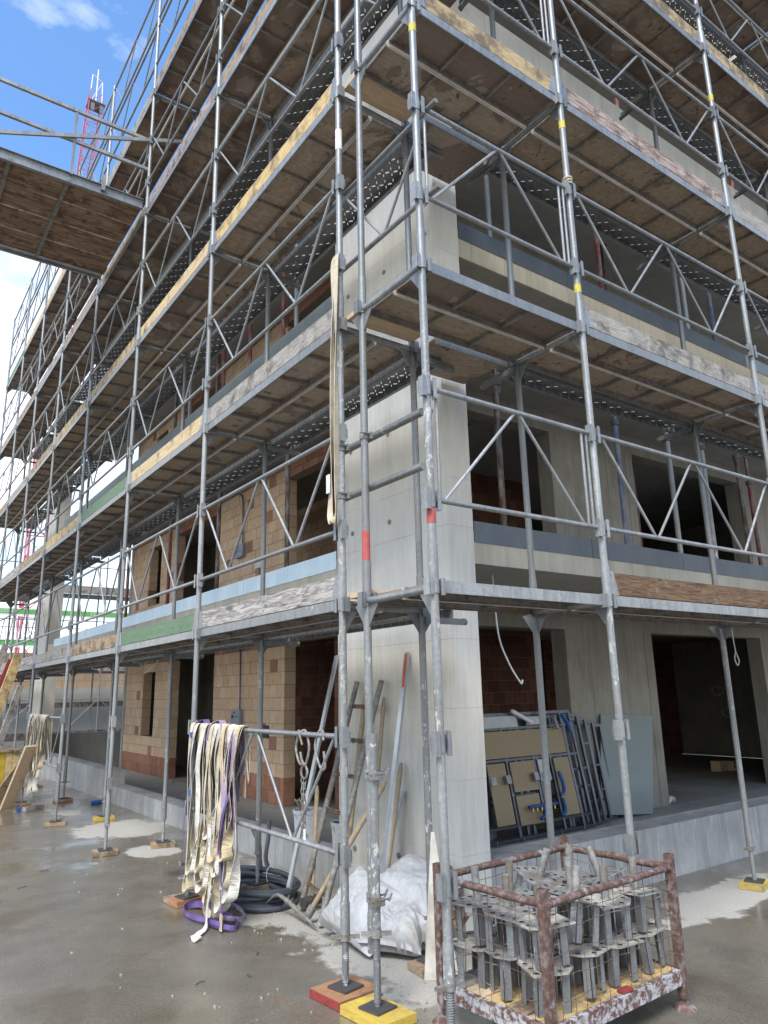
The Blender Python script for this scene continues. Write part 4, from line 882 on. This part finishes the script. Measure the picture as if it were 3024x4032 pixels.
# far bunch of slings
for i, y in enumerate([9.75,9.66,9.6,9.5,9.32,9.22,9.05,8.95,8.72,8.6,8.5]):
    sling(y, y-.10, [.6,.45,.55,.35,.5,.25,.62,.5,.35,.55,.7][i], .8, ['web_cream','web_tan','web_white'][i % 3], f"{['cream','tan','white'][i%3]} sling on the far low guard rail, {posn[i]} from the left", seed=60+i, w=.07, grp='slings on the far guard rail')
solo('lifting_sling', MB().ribbon(smooth([(-.04,9.0,1.45),(-.08,9.0,1.1),(-.10,9.1,.7),(-.12,9.2,.3),(-.13,9.35,.02)],5), (.2,1,0), .06), 'web_white', 'white sling reaching the floor below the far guard rail', 'lifting sling')
solo('blue_sling_end', B(-.17,-.10,9.31,9.42,.003,.05), 'blue', 'blue end sleeve of the white sling on the floor', 'sling end')
# ------------------------------------------------------------------ hooks and chain on the rail
def cring(pts, r, mat, par, name): return part(name, MB().path(pts, r, 8), mat, par)
t = thing('steel_hook', 'bent steel hook on the near rail with the chain below it', 'hook', (0, .52, RZ))
cring(smooth([(-.02,.0,-.02),(-.01,.035,.02),(0,.07,-.03),(0,.09,-.10),(0,.06,-.17),(0,.02,-.20),(0,-.02,-.19)],6), .0085, 'old_steel', t, 'hook_wire')
cring(smooth([(-.02,-.03,-.07),(-.02,.0,.0),(0,-.03,.024),(.0,-.07,-.02),(0,-.09,-.09),(0,-.06,-.17),(0,-.03,-.20),(0,.01,-.17),(0,.03,-.12)],6), .0085, 'old_steel', t, 'hook_wire')
t = thing('steel_hook', 'S-shaped steel hook on the near rail, closest to the left corner pole', 'hook', (0, .28, RZ))
cring(smooth([(-.02,-.07,-.03),(0,-.03,.022),(0,.02,.022),(0,.06,-.03),(0,.07,-.09),(0,.03,-.17),(0,-.02,-.215),(0,-.055,-.19),(0,-.04,-.10)],6), .0085, 'old_steel', t, 'hook_wire')
t = thing('lifting_chain', 'short steel chain hanging from the hook on the near rail', 'chain', (0, .50, RZ-.20))
for q in range(2): cring([(0.004*q, -.01+.042*math.cos(a)+.02*q, -.045+.042*math.sin(a)) for a in [2*math.pi*k/14 for k in range(15)]], .005, 'old_steel', t, 'ring')
for row in (0, 1):
    for j in range(9):
        z = -.10-j*.034; o_ = row*.03-.01; fl = j % 2
        pts = [((.0 if fl else .010*math.cos(a)), o_+(.010*math.cos(a) if fl else 0), z+.021*math.sin(a)) for a in [2*math.pi*k/10 for k in range(10)]]
        part('chain_link', MB().path(pts, .0036, 6, True), 'old_steel', t)
part('tail', MB().tube((0,-.012,-.40), (0,-.016,-.50), .009, 8), 'bucket', t)
# ------------------------------------------------------------------ ladder, straightedges and hand tools
def lad():
    t = thing('ladder', 'old plaster-splashed tube ladder leaning on the concrete corner wall', 'ladder', (.6, 1.2, 0))
    f1, f2, t1, t2 = Vector((-.07,-.02,.02)), Vector((.03,.46,.02)), Vector((.58,.04,1.80)), Vector((.58,.42,1.80))
    part('stile', MB().path([f1, f1.lerp(t1,.5), t1], .0245, 12), 'old_steel', t); part('stile', MB().path([f2, f2.lerp(t2,.5), t2], .0245, 12), 'old_steel', t)
    for k in range(6):
        q = .10+k*.155; a, b = f1.lerp(t1,q), f2.lerp(t2,q); part('rung', MB().tube(a, b, .010, 8).tube(a+Vector((0,0,.018)), b+Vector((0,0,.018)), .007, 8), 'rust', t)
lad()
def straight(p, q, lab, tip=None, w=.05, th=.022):
    t = thing('straightedge', lab, 'straightedge', p); d = Vector(q)-Vector(p)
    part('bar', MB().bar((0,0,0), d, w, th, (1,0,0)), 'alu', t)
    if tip: part('painted_tip', MB().bar(d*.86+Vector((-.012,-.004,0)), d*.995+Vector((-.012,-.004,0)), w*.55, .004, (1,0,0)), 'orange', t, 'orange sprayed upper end')
straight((.56, 1.80, .012), (1.215, 2.02, 2.05), 'long aluminium straightedge leaning left of the ladder against the wall edge')
straight((.72, .72, .012), (1.21, .90, 2.02), 'aluminium straightedge with an orange tip leaning on the concrete wall', True)
straight((.80, .98, .012), (1.215, 1.02, .92), 'short aluminium straightedge leaning low on the concrete wall', None, .06)
def tool(p, q, lab, cat, head=None, r=.019):
    t = thing(cat.replace(' ', '_'), lab, cat, p); d = Vector(q)-Vector(p)
    part('handle', MB().path([Vector((0,0,0)), d*.3, d*.95, d], r, 10, rr=[r*.9, r, r*1.15, r*.7]), 'handle', t)
    if head: head(t, d.normalized())
def pick(t, d):
    pts = smooth([(-.07,.42,.05),(-.03,.30,.13),(0,.10,.085),(.0,.0,.06),(-.01,-.12,.05),(-.02,-.30,.02)],4)
    part('pick_head', MB().path([Vector(p)+Vector((-.02,.08,-.03)) for p in pts], .02, 8, rr=[.004+.015*math.sin(math.pi*i/(len(pts)-1))**.7 for i in range(len(pts))]), 'old_steel', t); part('socket', MB().tube((0,0,-.0), d*.10, .033, 10), 'old_steel', t)
tool((.50, 1.34, .04), (.98, .93, 1.02), 'pickaxe with a pale wooden handle leaning against the ladder', 'pickaxe', pick, .021)
def sl(t, d): part('hammer_head', MB().tube((-.085,.0,.04), (.085,.03,.04), .042, 8), 'dark_metal', t)
tool((.70, 1.60, .035), (.88, 1.82, .92), 'sledgehammer standing head down behind the ladder', 'sledgehammer', sl, .017)
tool((.86, 1.06, .012), (1.19, 1.22, 1.66), 'thin wooden pole leaning on the concrete wall behind the ladder', 'wooden pole', None, .016)
tool((.90, .92, .012), (1.19, 1.0, 1.14), 'short worn wooden pole leaning behind the pickaxe', 'wooden pole', None, .018)
tool((.78, 1.30, .012), (1.19, 1.50, 1.70), 'grey steel tube leaning on the concrete wall left of the ladder', 'steel tube', None, .021)
solo('wood_board', B(0,.55,0,.11,0,.03), 'w_greylx', 'grey board lying on the floor at the foot of the ladder', 'board', (.62,1.02,.004)).rotation_euler.z = .5
# ------------------------------------------------------------------ hose coil, buckets, offcuts
t = thing('hose_coil', 'coil of thick grey hose on the floor under the low rail', 'hose', (.50, 2.30, 0))
rg = random.Random(4)
for k in range(8):
    rx, ry = .30+rg.uniform(-.035,.035), .50+rg.uniform(-.05,.04); z = .028+.034*(k//2)+rg.uniform(0,.008); ph = rg.uniform(-.1,.1); ox, oy = rg.uniform(-.03,.03), rg.uniform(-.03,.03)
    part('hose_turn', MB().path([(ox+rx*math.cos(a+ph)*(1-.10*math.sin(a)), oy+ry*math.sin(a), z+.012*math.sin(2*a+k)) for a in [2*math.pi*q/34 for q in range(34)]], .0215, 10, True), 'rubber', t)
part('hose_end', MB().path(smooth([(.25,.32,.12),(.35,.55,.16),(.42,.72,.28),(.40,.82,.40)],5), .021, 10), 'rubber', t)
part('hose_end', MB().path(smooth([(.28,.22,.14),(.36,.45,.20),(.46,.60,.34),(.48,.62,.50)],5), .021, 10), 'rubber', t)
part('tie', MB().path([(.28+.05*math.cos(a), .17+.02*math.sin(a), .10+.08*math.sin(a)) for a in [2*math.pi*q/14 for q in range(14)]], .004, 5, True), 'white', t)
for i, (x, y, m, l, rz) in enumerate([(.56,2.2,'w_palex','pale timber offcut lying inside the hose coil',.5),(-.03,2.62,'w_browny','brown timber offcut on the wet floor left of the purple slings',.1)]):
    solo('timber_offcut', B(-.12,.12,-.06,.06,0,.04), m, l, 'wood offcut', (x,y,.003)).rotation_euler.z = rz
def bucket(x, y, z, r, h, lab, extra=None):
    t = thing('bucket', lab, 'bucket', (x, y, z)); m = MB().tube((0,0,0), (0,0,h), r*.86, 20, r, cap=False); m.add([(r*.86*math.cos(a), r*.86*math.sin(a), .002) for a in [2*math.pi*q/20 for q in range(20)]], [tuple(range(19,-1,-1))])
    m.tube((0,0,h-.03), (0,0,h), r*1.04, 20, r*1.05, cap=False); part('pail', m, 'bucket', t)
    part('rim', MB().path([(r*1.03*math.cos(a), r*1.03*math.sin(a), h) for a in [2*math.pi*q/24 for q in range(24)]], .005, 6, True), 'bucket', t)
    part('handle', MB().path([(r*1.05*math.cos(a), -.01+r*.25*math.sin(a)*-1, h-.03-.10*math.sin(a)) for a in [math.pi*q/12 for q in range(13)]], .0025, 5), 'galv', t)
    part('contents', MB().disc((0,0,h-.05), (0,0,1), r*.94, .01, 18), 'dirt', t)
    if extra: extra(t, r, h)
def trowels(t, r, h):
    for q in range(4):
        a = q*.7; part('tool_handle', MB().tube((.05*math.cos(a*2),.05*math.sin(a*2),h-.06), (.14*math.cos(a+2),.10*math.sin(a+2),h+.10), .012, 8), 'handle', t)
    c = text('28 kg', .045, (-r*.74, -r*.62, h*.3), (math.pi/2, 0, R(-50)), 'black', t)
bucket(1.37, 2.84, .268, .145, .30, 'white plastic bucket full of hand tools, on the kerb left of the ladder', trowels)
def blues(t, r, h):
    for q in range(5): part('bottle_cap', MB().disc((.06*math.cos(q*1.3), .06*math.sin(q*1.3), h-.01), (0,0,1), .022, .03, 10), 'blue', t)
    part('bottle', MB().tube((.08,0,h-.04),(.085,0,h+.08),.028,12).tube((.085,0,h+.08),(.085,0,h+.11),.012,10), 'black', t)
bucket(1.37, 2.18, .268, .11, .26, 'smaller white bucket with blue caps, on the kerb behind the ladder', blues)
bucket(1.50, 3.3, .268, .15, .30, 'third white bucket standing behind the tool bucket on the kerb') if False else None
# ------------------------------------------------------------------ woven rubble sacks
def sack(c, s, seed, lab, rot=(0,0,0), n=64):
    V, F = [], []; sv = Vector((seed, seed*.7, 1))
    crn = [(-1,-1), (1,-1), (1,1), (-1,1), (.2,1.0), (-.9,.1)]
    for side in (1, -1):
        for i in range(n+1):
            for j in range(n+1):
                u, v = -1+2*i/n, -1+2*j/n
                e = max(0, (1-u**4))**.55*max(0, (1-v**4))**.55
                x = u*(1-.10*(1-abs(u))*0-.14*(1-v*v)*abs(u)); y = v*(1-.14*(1-u*u)*abs(v))
                z = side*e*(1+.35*mnoise.noise(Vector((x*1.4, y*1.4, side))+sv))
                w = 0
                for q, (a, b) in enumerate(crn):                 # creases fanning out of the corners
                    dx, dy = x-a, y-b; rr = math.hypot(dx, dy); th = math.atan2(dy, dx)
                    f = 1-abs(mnoise.noise(Vector((th*(2.6+.3*q), rr*.55, seed+q*3.1+side))))*1.0
                    w += (f**9)*math.exp(-rr*1.15)*min(1, rr*2.5)
                p = Vector((x*2.2, y*2.2, side*3))+sv; k2 = 1-abs(mnoise.noise(p+Vector((mnoise.noise(p), mnoise.noise(p+Vector((9,0,0))), 0))*.9))
                z += side*e**.3*(.20*w+.07*(k2**8)-.06)
                z += side*.02*mnoise.noise(Vector((x*9, y*9, seed)))
                V.append((x*s[0], y*s[1], z*s[2]))
    m = (n+1)**2
    for i in range(n):
        for j in range(n):
            a = i*(n+1)+j; b = a+n+1; F.append((a, b, b+1, a+1)); F.append((m+a+1, m+b+1, m+b, m+a))
    for i in range(n):
        for (p, q) in ((i*(n+1), (i+1)*(n+1)), ((i+1)*(n+1)+n, i*(n+1)+n), (i+1, i), (n*(n+1)+i, n*(n+1)+i+1)): F.append((p, m+p, m+q, q))
    me = bpy.data.meshes.new('rubble_sack'); me.from_pydata(V, [], F); me.polygons.foreach_set('use_smooth', [True]*len(me.polygons)); me.materials.append(MAT['bag']); me.update()
    M3 = Matrix.Rotation(rot[2], 3, 'Z') @ Matrix.Rotation(rot[1], 3, 'Y') @ Matrix.Rotation(rot[0], 3, 'X')
    for v in me.vertices:
        p = M3 @ v.co + Vector(c); p.z = p.z if p.z > .05 else .004+.046*math.exp((p.z-.05)*9); v.co = p
    return solo('rubble_sack', me, 'bag', lab, 'sack', (0,0,0), 'white woven rubble sacks')
sack((.61, .68, .20), (.26, .33, .14), 1.3, 'biggest white woven rubble sack slumped behind the doubled corner tube', (.25, -.75, -.15))
sack((.93, .50, .36), (.25, .33, .095), 4.1, 'upper white woven sack lying across the others against the wall', (.12, -.30, .1))
sack((.84, .27, .15), (.17, .20, .13), 8.7, 'small torn white sack at the right of the pile', (-.2, -.35, .5))
sack((.66, .38, .16), (.20, .22, .14), 6.2, 'grey-white woven sack at the front right of the pile', (.1, -.4, .6))
sack((1.0, .80, .18), (.16, .25, .16), 5.2, 'buried white woven sack at the bottom rear of the pile', (0, -.3, .2))
solo('timber_offcut', B(-.04,.04,-.10,.10,-.05,.05), 'w_brownx', 'brown timber end poking out of the torn sack', 'wood offcut', (.93,.12,.26)).rotation_euler = (.6,.2,.3)
part_ = solo('plaster_board', MB().prism([(.0,.0,0),(.17,-.13,0),(.075,-.055,.83),(.055,-.045,.83)], (.02,.025,0)), 'web_white', 'dirty white tapered strip leaning behind the nearest corner pole', 'board', (.50,-.10,.002))
solo('red_lath', MB().bar((.55,.12,.015),(.78,-.10,.015),.03,.022), 'red', 'red wooden lath lying on the ground beside the wire cage', 'lath')
# small litter
rg = random.Random(33); m = MB()
for q in range(260):
    x, y = rg.uniform(-1.2, 1.2), rg.uniform(-1.6, 6.0); s = rg.uniform(.003, .009)
    if rg.random() < .6: x = rg.uniform(.1, 1.2); y = rg.uniform(-.6, 3)
    a = rg.uniform(0, 3); m.obox((x, y, s*.6), Vector((math.cos(a), math.sin(a), .2)).normalized(), Vector((-math.sin(a), math.cos(a), 0)), Vector((0,0,1)), s, s*.7, s*.6)
o = link('grit', m.mesh('grit', 'concrete_floor')); o['kind'] = 'stuff'; o['label'] = 'loose grit and crumbs scattered on the ground'
for i, (x, y, l, a) in enumerate([(-.62,.72,.07,.3),(-.30,.62,.06,1.6),(-1.06,4.0,.10,.4),(-.75,4.6,.09,.2),(-.10,.95,.05,.9),(.62,4.1,.12,-.3)]):
    solo('bent_nail', MB().path(smooth([(0,0,.006),(l*.5,.006,.008),(l,0,.006)],3), .003, 5), 'dark_metal', ['rusty nail on the wet ground in front of the red-edged sole board','short dark twig of wire near the corner pads','dark wire scrap on the wet ground left of the slings','small wire scrap farther left on the wet ground','tiny nail beside the slings','dark sliver lying on the pale dry patch'][i], 'metal scrap', (x,y,0)).rotation_euler.z = a
t = thing('water_bottle', 'crushed blue plastic bottle lying by the left kerb', 'bottle', (1.0, 9.15, .035)); part('bottle_body', MB().tube((-.10,0,0),(.06,.02,0),.034,12), 'blue', t); part('bottle_neck', MB().tube((.06,.02,0),(.11,.025,0),.014,10), 'white', t)
# ------------------------------------------------------------------ right loggia: installation frames and green board
t = thing('installation_frames', 'leaning stack of dark metal sanitary installation frames in the right loggia', 'metal frames', (3.45, 2.46, .05)); t.scale = (1.03, 1, 1)
def fr(parent, x0, x1, yb, zt, lean, mid, n, lab=None):
    g = lambda x, s: Vector((x, yb+lean*s, .03+zt*s))
    pr_ = lambda a, b, w=.035: part('profile', MB().bar(a, b, w, .03, (0,1,0)), 'profile', parent)
    pr_(g(x0,0), g(x1,0)); pr_(g(x0,1), g(x1,1))
    for x in [x0, x1]+mid: pr_(g(x,0), g(x,1))
    for s in n: pr_(g(x0,s), g(x1,s), .028)
for j in range(5): fr(t, -.25+.08*j, 1.50+.16*j, -.24+.045*j, 1.33-.05*j, .27-.035*j, [[.28,.72,.77,1.0,1.33],[.45,.55,1.15,1.2],[.6,1.4,1.5],[1.2,1.6],[1.9,.9]][j], [[.62,.88,.10],[.5,.34],[.75],[.3,.55],[.2]][j])
L0 = lambda x, s, o=0.0: Vector((x, -.275+.27*s+o, .03+1.33*s))
def panel(x0, x1, s0, s1, mat, nm): part(nm, MB().prism([L0(x0,s0), L0(x1,s0), L0(x1,s1), L0(x0,s1)], (0,.012,0)), mat, t)
panel(-.22, 1.28, .64, .86, 'osb_panel', 'timber_panel'); panel(-.05,.22,.12,.60,'osb_panel','timber_panel'); panel(.30,.68,.36,.60,'osb_panel','timber_panel'); panel(.30,.66,.10,.33,'osb_panel','timber_panel'); panel(1.02,1.28,.12,.60,'osb_panel','timber_panel'); panel(.75,.92,.42,.60,'clear','cistern')
panel(-.1, .55, .89, .985, 'clear', 'cistern'); panel(.7,.95,.90,.97,'clear','cistern')
for (x, s, l) in [(1.0,.36,.22),(.95,.20,.10),(.62,.20,.0)]: part('blue_pipe', MB().path(smooth([L0(x,s+l*.6,-.06), L0(x+.02,s+.05,-.07), L0(x+.0,s-.03,-.08), L0(x-.08,s-.06,-.08)],4), .022, 8), 'blue', t)
part('manifold', MB().tube(L0(.40,.24,-.07), L0(.85,.24,-.07), .02, 8), 'blue_pipe', t)
for q in range(6): part('brass_fitting', MB().tube(L0(.45+q*.07,.235,-.07), L0(.45+q*.07,.20,-.07), .010, 6), 'brass', t)
for q, x in enumerate((-.05,.18,.62,.82)): part('valve_block', MB().obox(L0(x,.47,-.05), Vector((1,0,0)), Vector((0,.3,.95)).normalized(), Vector((0,.95,-.3)).normalized(), .035, .045, .02), 'galv', t)
for x in (-.1,.30,.9,1.3,1.75): part('levelling_foot', MB().tube((x,-.27,-.0),(x,-.27,.06),.006,6).disc((x,-.27,.004),(0,0,1),.03,.006,8), 'galv', t)
for q, (x, s) in enumerate([(-.1,.97),(.95,1.02),(1.15,.9)]): part('clamp', MB().obox(L0(x,s,-.05), Vector((1,0,0)), Vector((0,.3,.95)).normalized(), Vector((0,.95,-.3)).normalized(), .022, .07, .01), 'galv', t)
part('blue_pipe', MB().path(smooth([L0(1.28,.98,-.05), L0(1.33,.90,-.07), L0(1.36,.82,-.06)],4), .026, 8), 'blue', t)
part('pvc_pipe', MB().tube(L0(.45,1.03,-.05), L0(.75,.92,-.04), .024, 10), 'white', t)
solo('plasterboard_sheet', MB().prism([(5.36,2.40,.13),(6.30,2.30,.055),(6.885,2.555,1.283),(5.735,2.555,1.345)], (.03,.042,.0)), 'green_board', 'grey-green moisture board leaning against the pillar in the right loggia', 'board')
solo('cement_heap', MB().path([(7.2,2.7,.06),(7.35,2.75,.10),(7.5,2.8,.07)], .05, 8), 'clear', 'crumpled clear plastic film beside the pillar base', 'plastic film')
# ------------------------------------------------------------------ far left: yellow crate and leaning timber
t = thing('formwork_crate', 'yellow timber crate with a worn lid at the far left', 'crate', (-1.05, 9.95, 0))
for j in range(9): part('side_board', B(j*.105, j*.105+.10, .0, .025, 0, .86), 'w_yellowx' if j % 3 else 'yellow_box', t)
for j in range(9): part('side_board', B(.92, .945, .03+j*.13, .03+j*.13+.125, 0, .86), 'yellow_box', t)
part('lid', B(-.04, .98, -.04, 1.25, .865, .90), 'w_brownx', t); part('inner_box', B(.03,.91,.03,1.2,.0,.85), 'dirt', t)
for i, (p, q, w, m, l) in enumerate([((-.9,9.9,.02),(-.12,10.9,2.50),.16,'w_yellowx','long yellow-edged board leaning steeply at the far left'),((-1.05,9.95,.02),(-.22,11.0,2.42),.10,'red','red-edged board leaning beside the yellow one at the far left'),((-.75,9.6,.02),(-.10,10.5,1.95),.10,'w_greylx','grey board leaning in front of the yellow crate'),((-.30,9.55,.03),(-.12,8.95,1.0),.20,'w_palex','wide pale plank propped low against the far guard rail'),((-.52,9.75,.03),(-.08,9.05,.93),.16,'w_brownx','second plank propped low beside the wide pale one'),((-1.2,9.9,.02),(-.30,11.2,2.7),.12,'w_greylx','rough grey board leaning behind the yellow-edged one')]):
    solo('leaning_board', MB().bar(p, q, w, .04, (0.3,-.9,.3)), m, l, 'board')
solo('timber_offcut', B(-.16,.16,-.06,.06,0,.06), 'w_greylx', 'grey timber block on the floor below the far slings', 'wood offcut', (.05,9.30,.003)).rotation_euler.z = .4
# ------------------------------------------------------------------ neighbouring site behind
solo('retaining_wall', B(-8, 12, 24, 24.3, -.2, 2.07), 'bg_concrete', 'long pale concrete wall across the far end of the yard', 'wall')
brick_wall('orange clay block wall standing on the far concrete wall', (-3.0, 24.05, 0), 11.5, 2.07, 3.30, False, mat='brick', seed=90, bl=.50, bh=.245)
for i, z in enumerate((.49, 1.42, 2.62, 5.25)):
    t = thing('ledger_board', f"dark horizontal scaffold board before the far wall, {['lowest','second','third','highest'][i]}", 'board', (-2, 22.6, z), 'boards of the far scaffold')
    part('board', B(0, 12, 0, .04, 0, .17 if i < 3 else .28), 'prop_brown' if i < 2 else 'w_greylx', t)
    if i in (0, 2, 3): part('walk_deck', B(0, 12, .05, .9, -.06, -.01), 'galv_dark', t)
for i, x in enumerate((-1.6, .4, 2.4, 4.4, 6.4, 8.4)):
    t = thing('background_standard', f"far scaffold upright before the concrete wall, {posn[i]} from the left", 'scaffold pole', (x, 22.55, 0), 'uprights of the far scaffold')
    part('pole', MB().tube((0,0,0), (0,0,6.6), .026, 8), 'galv_dark', t); part('pole', MB().tube((0,.95,0), (0,.95,6.6), .026, 8), 'galv_dark', t)
    for z in (1.7, 3.6, 4.3, 6.2): part('ledger', MB().tube((0,0,z), (2,0,z), .018, 6), 'galv', t)
    for z in (.7, 3.1): part('diagonal', MB().tube((.1,0,z+.9), (1,0,z), .012, 6).tube((1,0,z), (1.9,0,z+.9), .012, 6), 'galv_dark', t)
def banner(x0, x1, y, z, lab, txt):
    t = thing('site_banner', lab, 'banner', (x0, y, z)); L = x1-x0
    part('white_panel', B(0, L, 0, .05, -.16, .34), 'white', t); part('green_stripe', B(0, L, -.02, -.002, 0, .28), 'green', t)
    for q in txt: text('CCHIO', .26, (q, -.03, .13), (math.pi/2, 0, 0), 'white', t, .004, 'LEFT')
banner(1.0, 17.5, 45, 6.82, 'long white and green banner lettered CCHIO behind the far scaffold, upper one', (.55, 3.2, 5.8, 8.4, 11.4, 14.2))
banner(-2, 9.0, 45, 4.95, 'white and green banner behind the far scaffold, lower one at the left', (2.0, 5.5))
t = thing('distant_building', 'pale orange block building under construction behind the banners', 'building', (-6, 48, 0))
part('wall', B(0, 34, 0, 8, 0, 4.6), 'bg_concrete', t)
for j in range(7): part('block_panel', B(.5+j*4.8, 4.8+j*4.8, -.05, -.01, 1.0, 4.2), 'bg_brick', t)
for j in range(16): part('scaffold_tube', MB().tube((j*2.1,-.8,0), (j*2.1,-.8,6.8), .03, 6), 'galv', t)
for z in (2.4, 3.2, 4.5, 5.3, 6.2): part('scaffold_tube', MB().tube((0,-.8,z), (34,-.8,z), .025, 6), 'galv', t)
# tower crane: red lattice mast and a raised red and white jib
def lattice(parent, p, q, w, n, mat1, mat2, r=.07):
    p, q = Vector(p), Vector(q); d = (q-p).normalized(); a = d.cross(Vector((0,1,.1))).normalized(); b = a.cross(d)
    cs_ = [a*w/2+b*w/2, a*w/2-b*w/2, -a*w/2-b*w/2, -a*w/2+b*w/2]
    for c in cs_: part('chord', MB().tube(p+c, q+c, r, 6), mat1, parent)
    m = MB(); m2 = MB()
    for k in range(n):
        s0, s1 = p.lerp(q, k/n), p.lerp(q, (k+1)/n); mm = m if k % 2 else m2
        for j in range(4):
            mm.tube(s0+cs_[j], s1+cs_[(j+1) % 4], r*.6, 5); mm.tube(s0+cs_[j], s0+cs_[(j+1) % 4], r*.6, 5)
    part('lattice', m, mat1, parent); part('lattice', m2, mat2, parent)
t = thing('tower_crane', 'red and white lattice tower crane rising behind the scaffold', 'crane', (0, 0, 0))
lattice(t, (6.72, 50, 0), (6.72, 50, 20), 1.2, 14, 'crane_red', 'crane_white', .07)
lattice(t, (6.72, 50, 20), (7.95, 50, 50.3), 1.0, 26, 'crane_red', 'crane_red', .036)
part('head_platform', B(7.35, 8.65, 49.4, 50.6, 49.2, 49.27).box(7.5,7.8,49.3,49.33,48.2,48.9).box(8.2,8.5,49.3,49.33,48.2,48.9), 'galv_dark', t)
part('head_frame', MB().tube((7.5,50,49.3),(7.6,50,52.2),.05,6).tube((8.5,50,49.3),(8.4,50,51.8),.05,6).tube((7.6,50,52.2),(8.4,50,51.8),.05,6).tube((8.0,50,49.3),(8.0,50,52.9),.06,6).tube((7.5,50,49.3),(8.4,50,51.8),.03,6), 'crane_white', t)
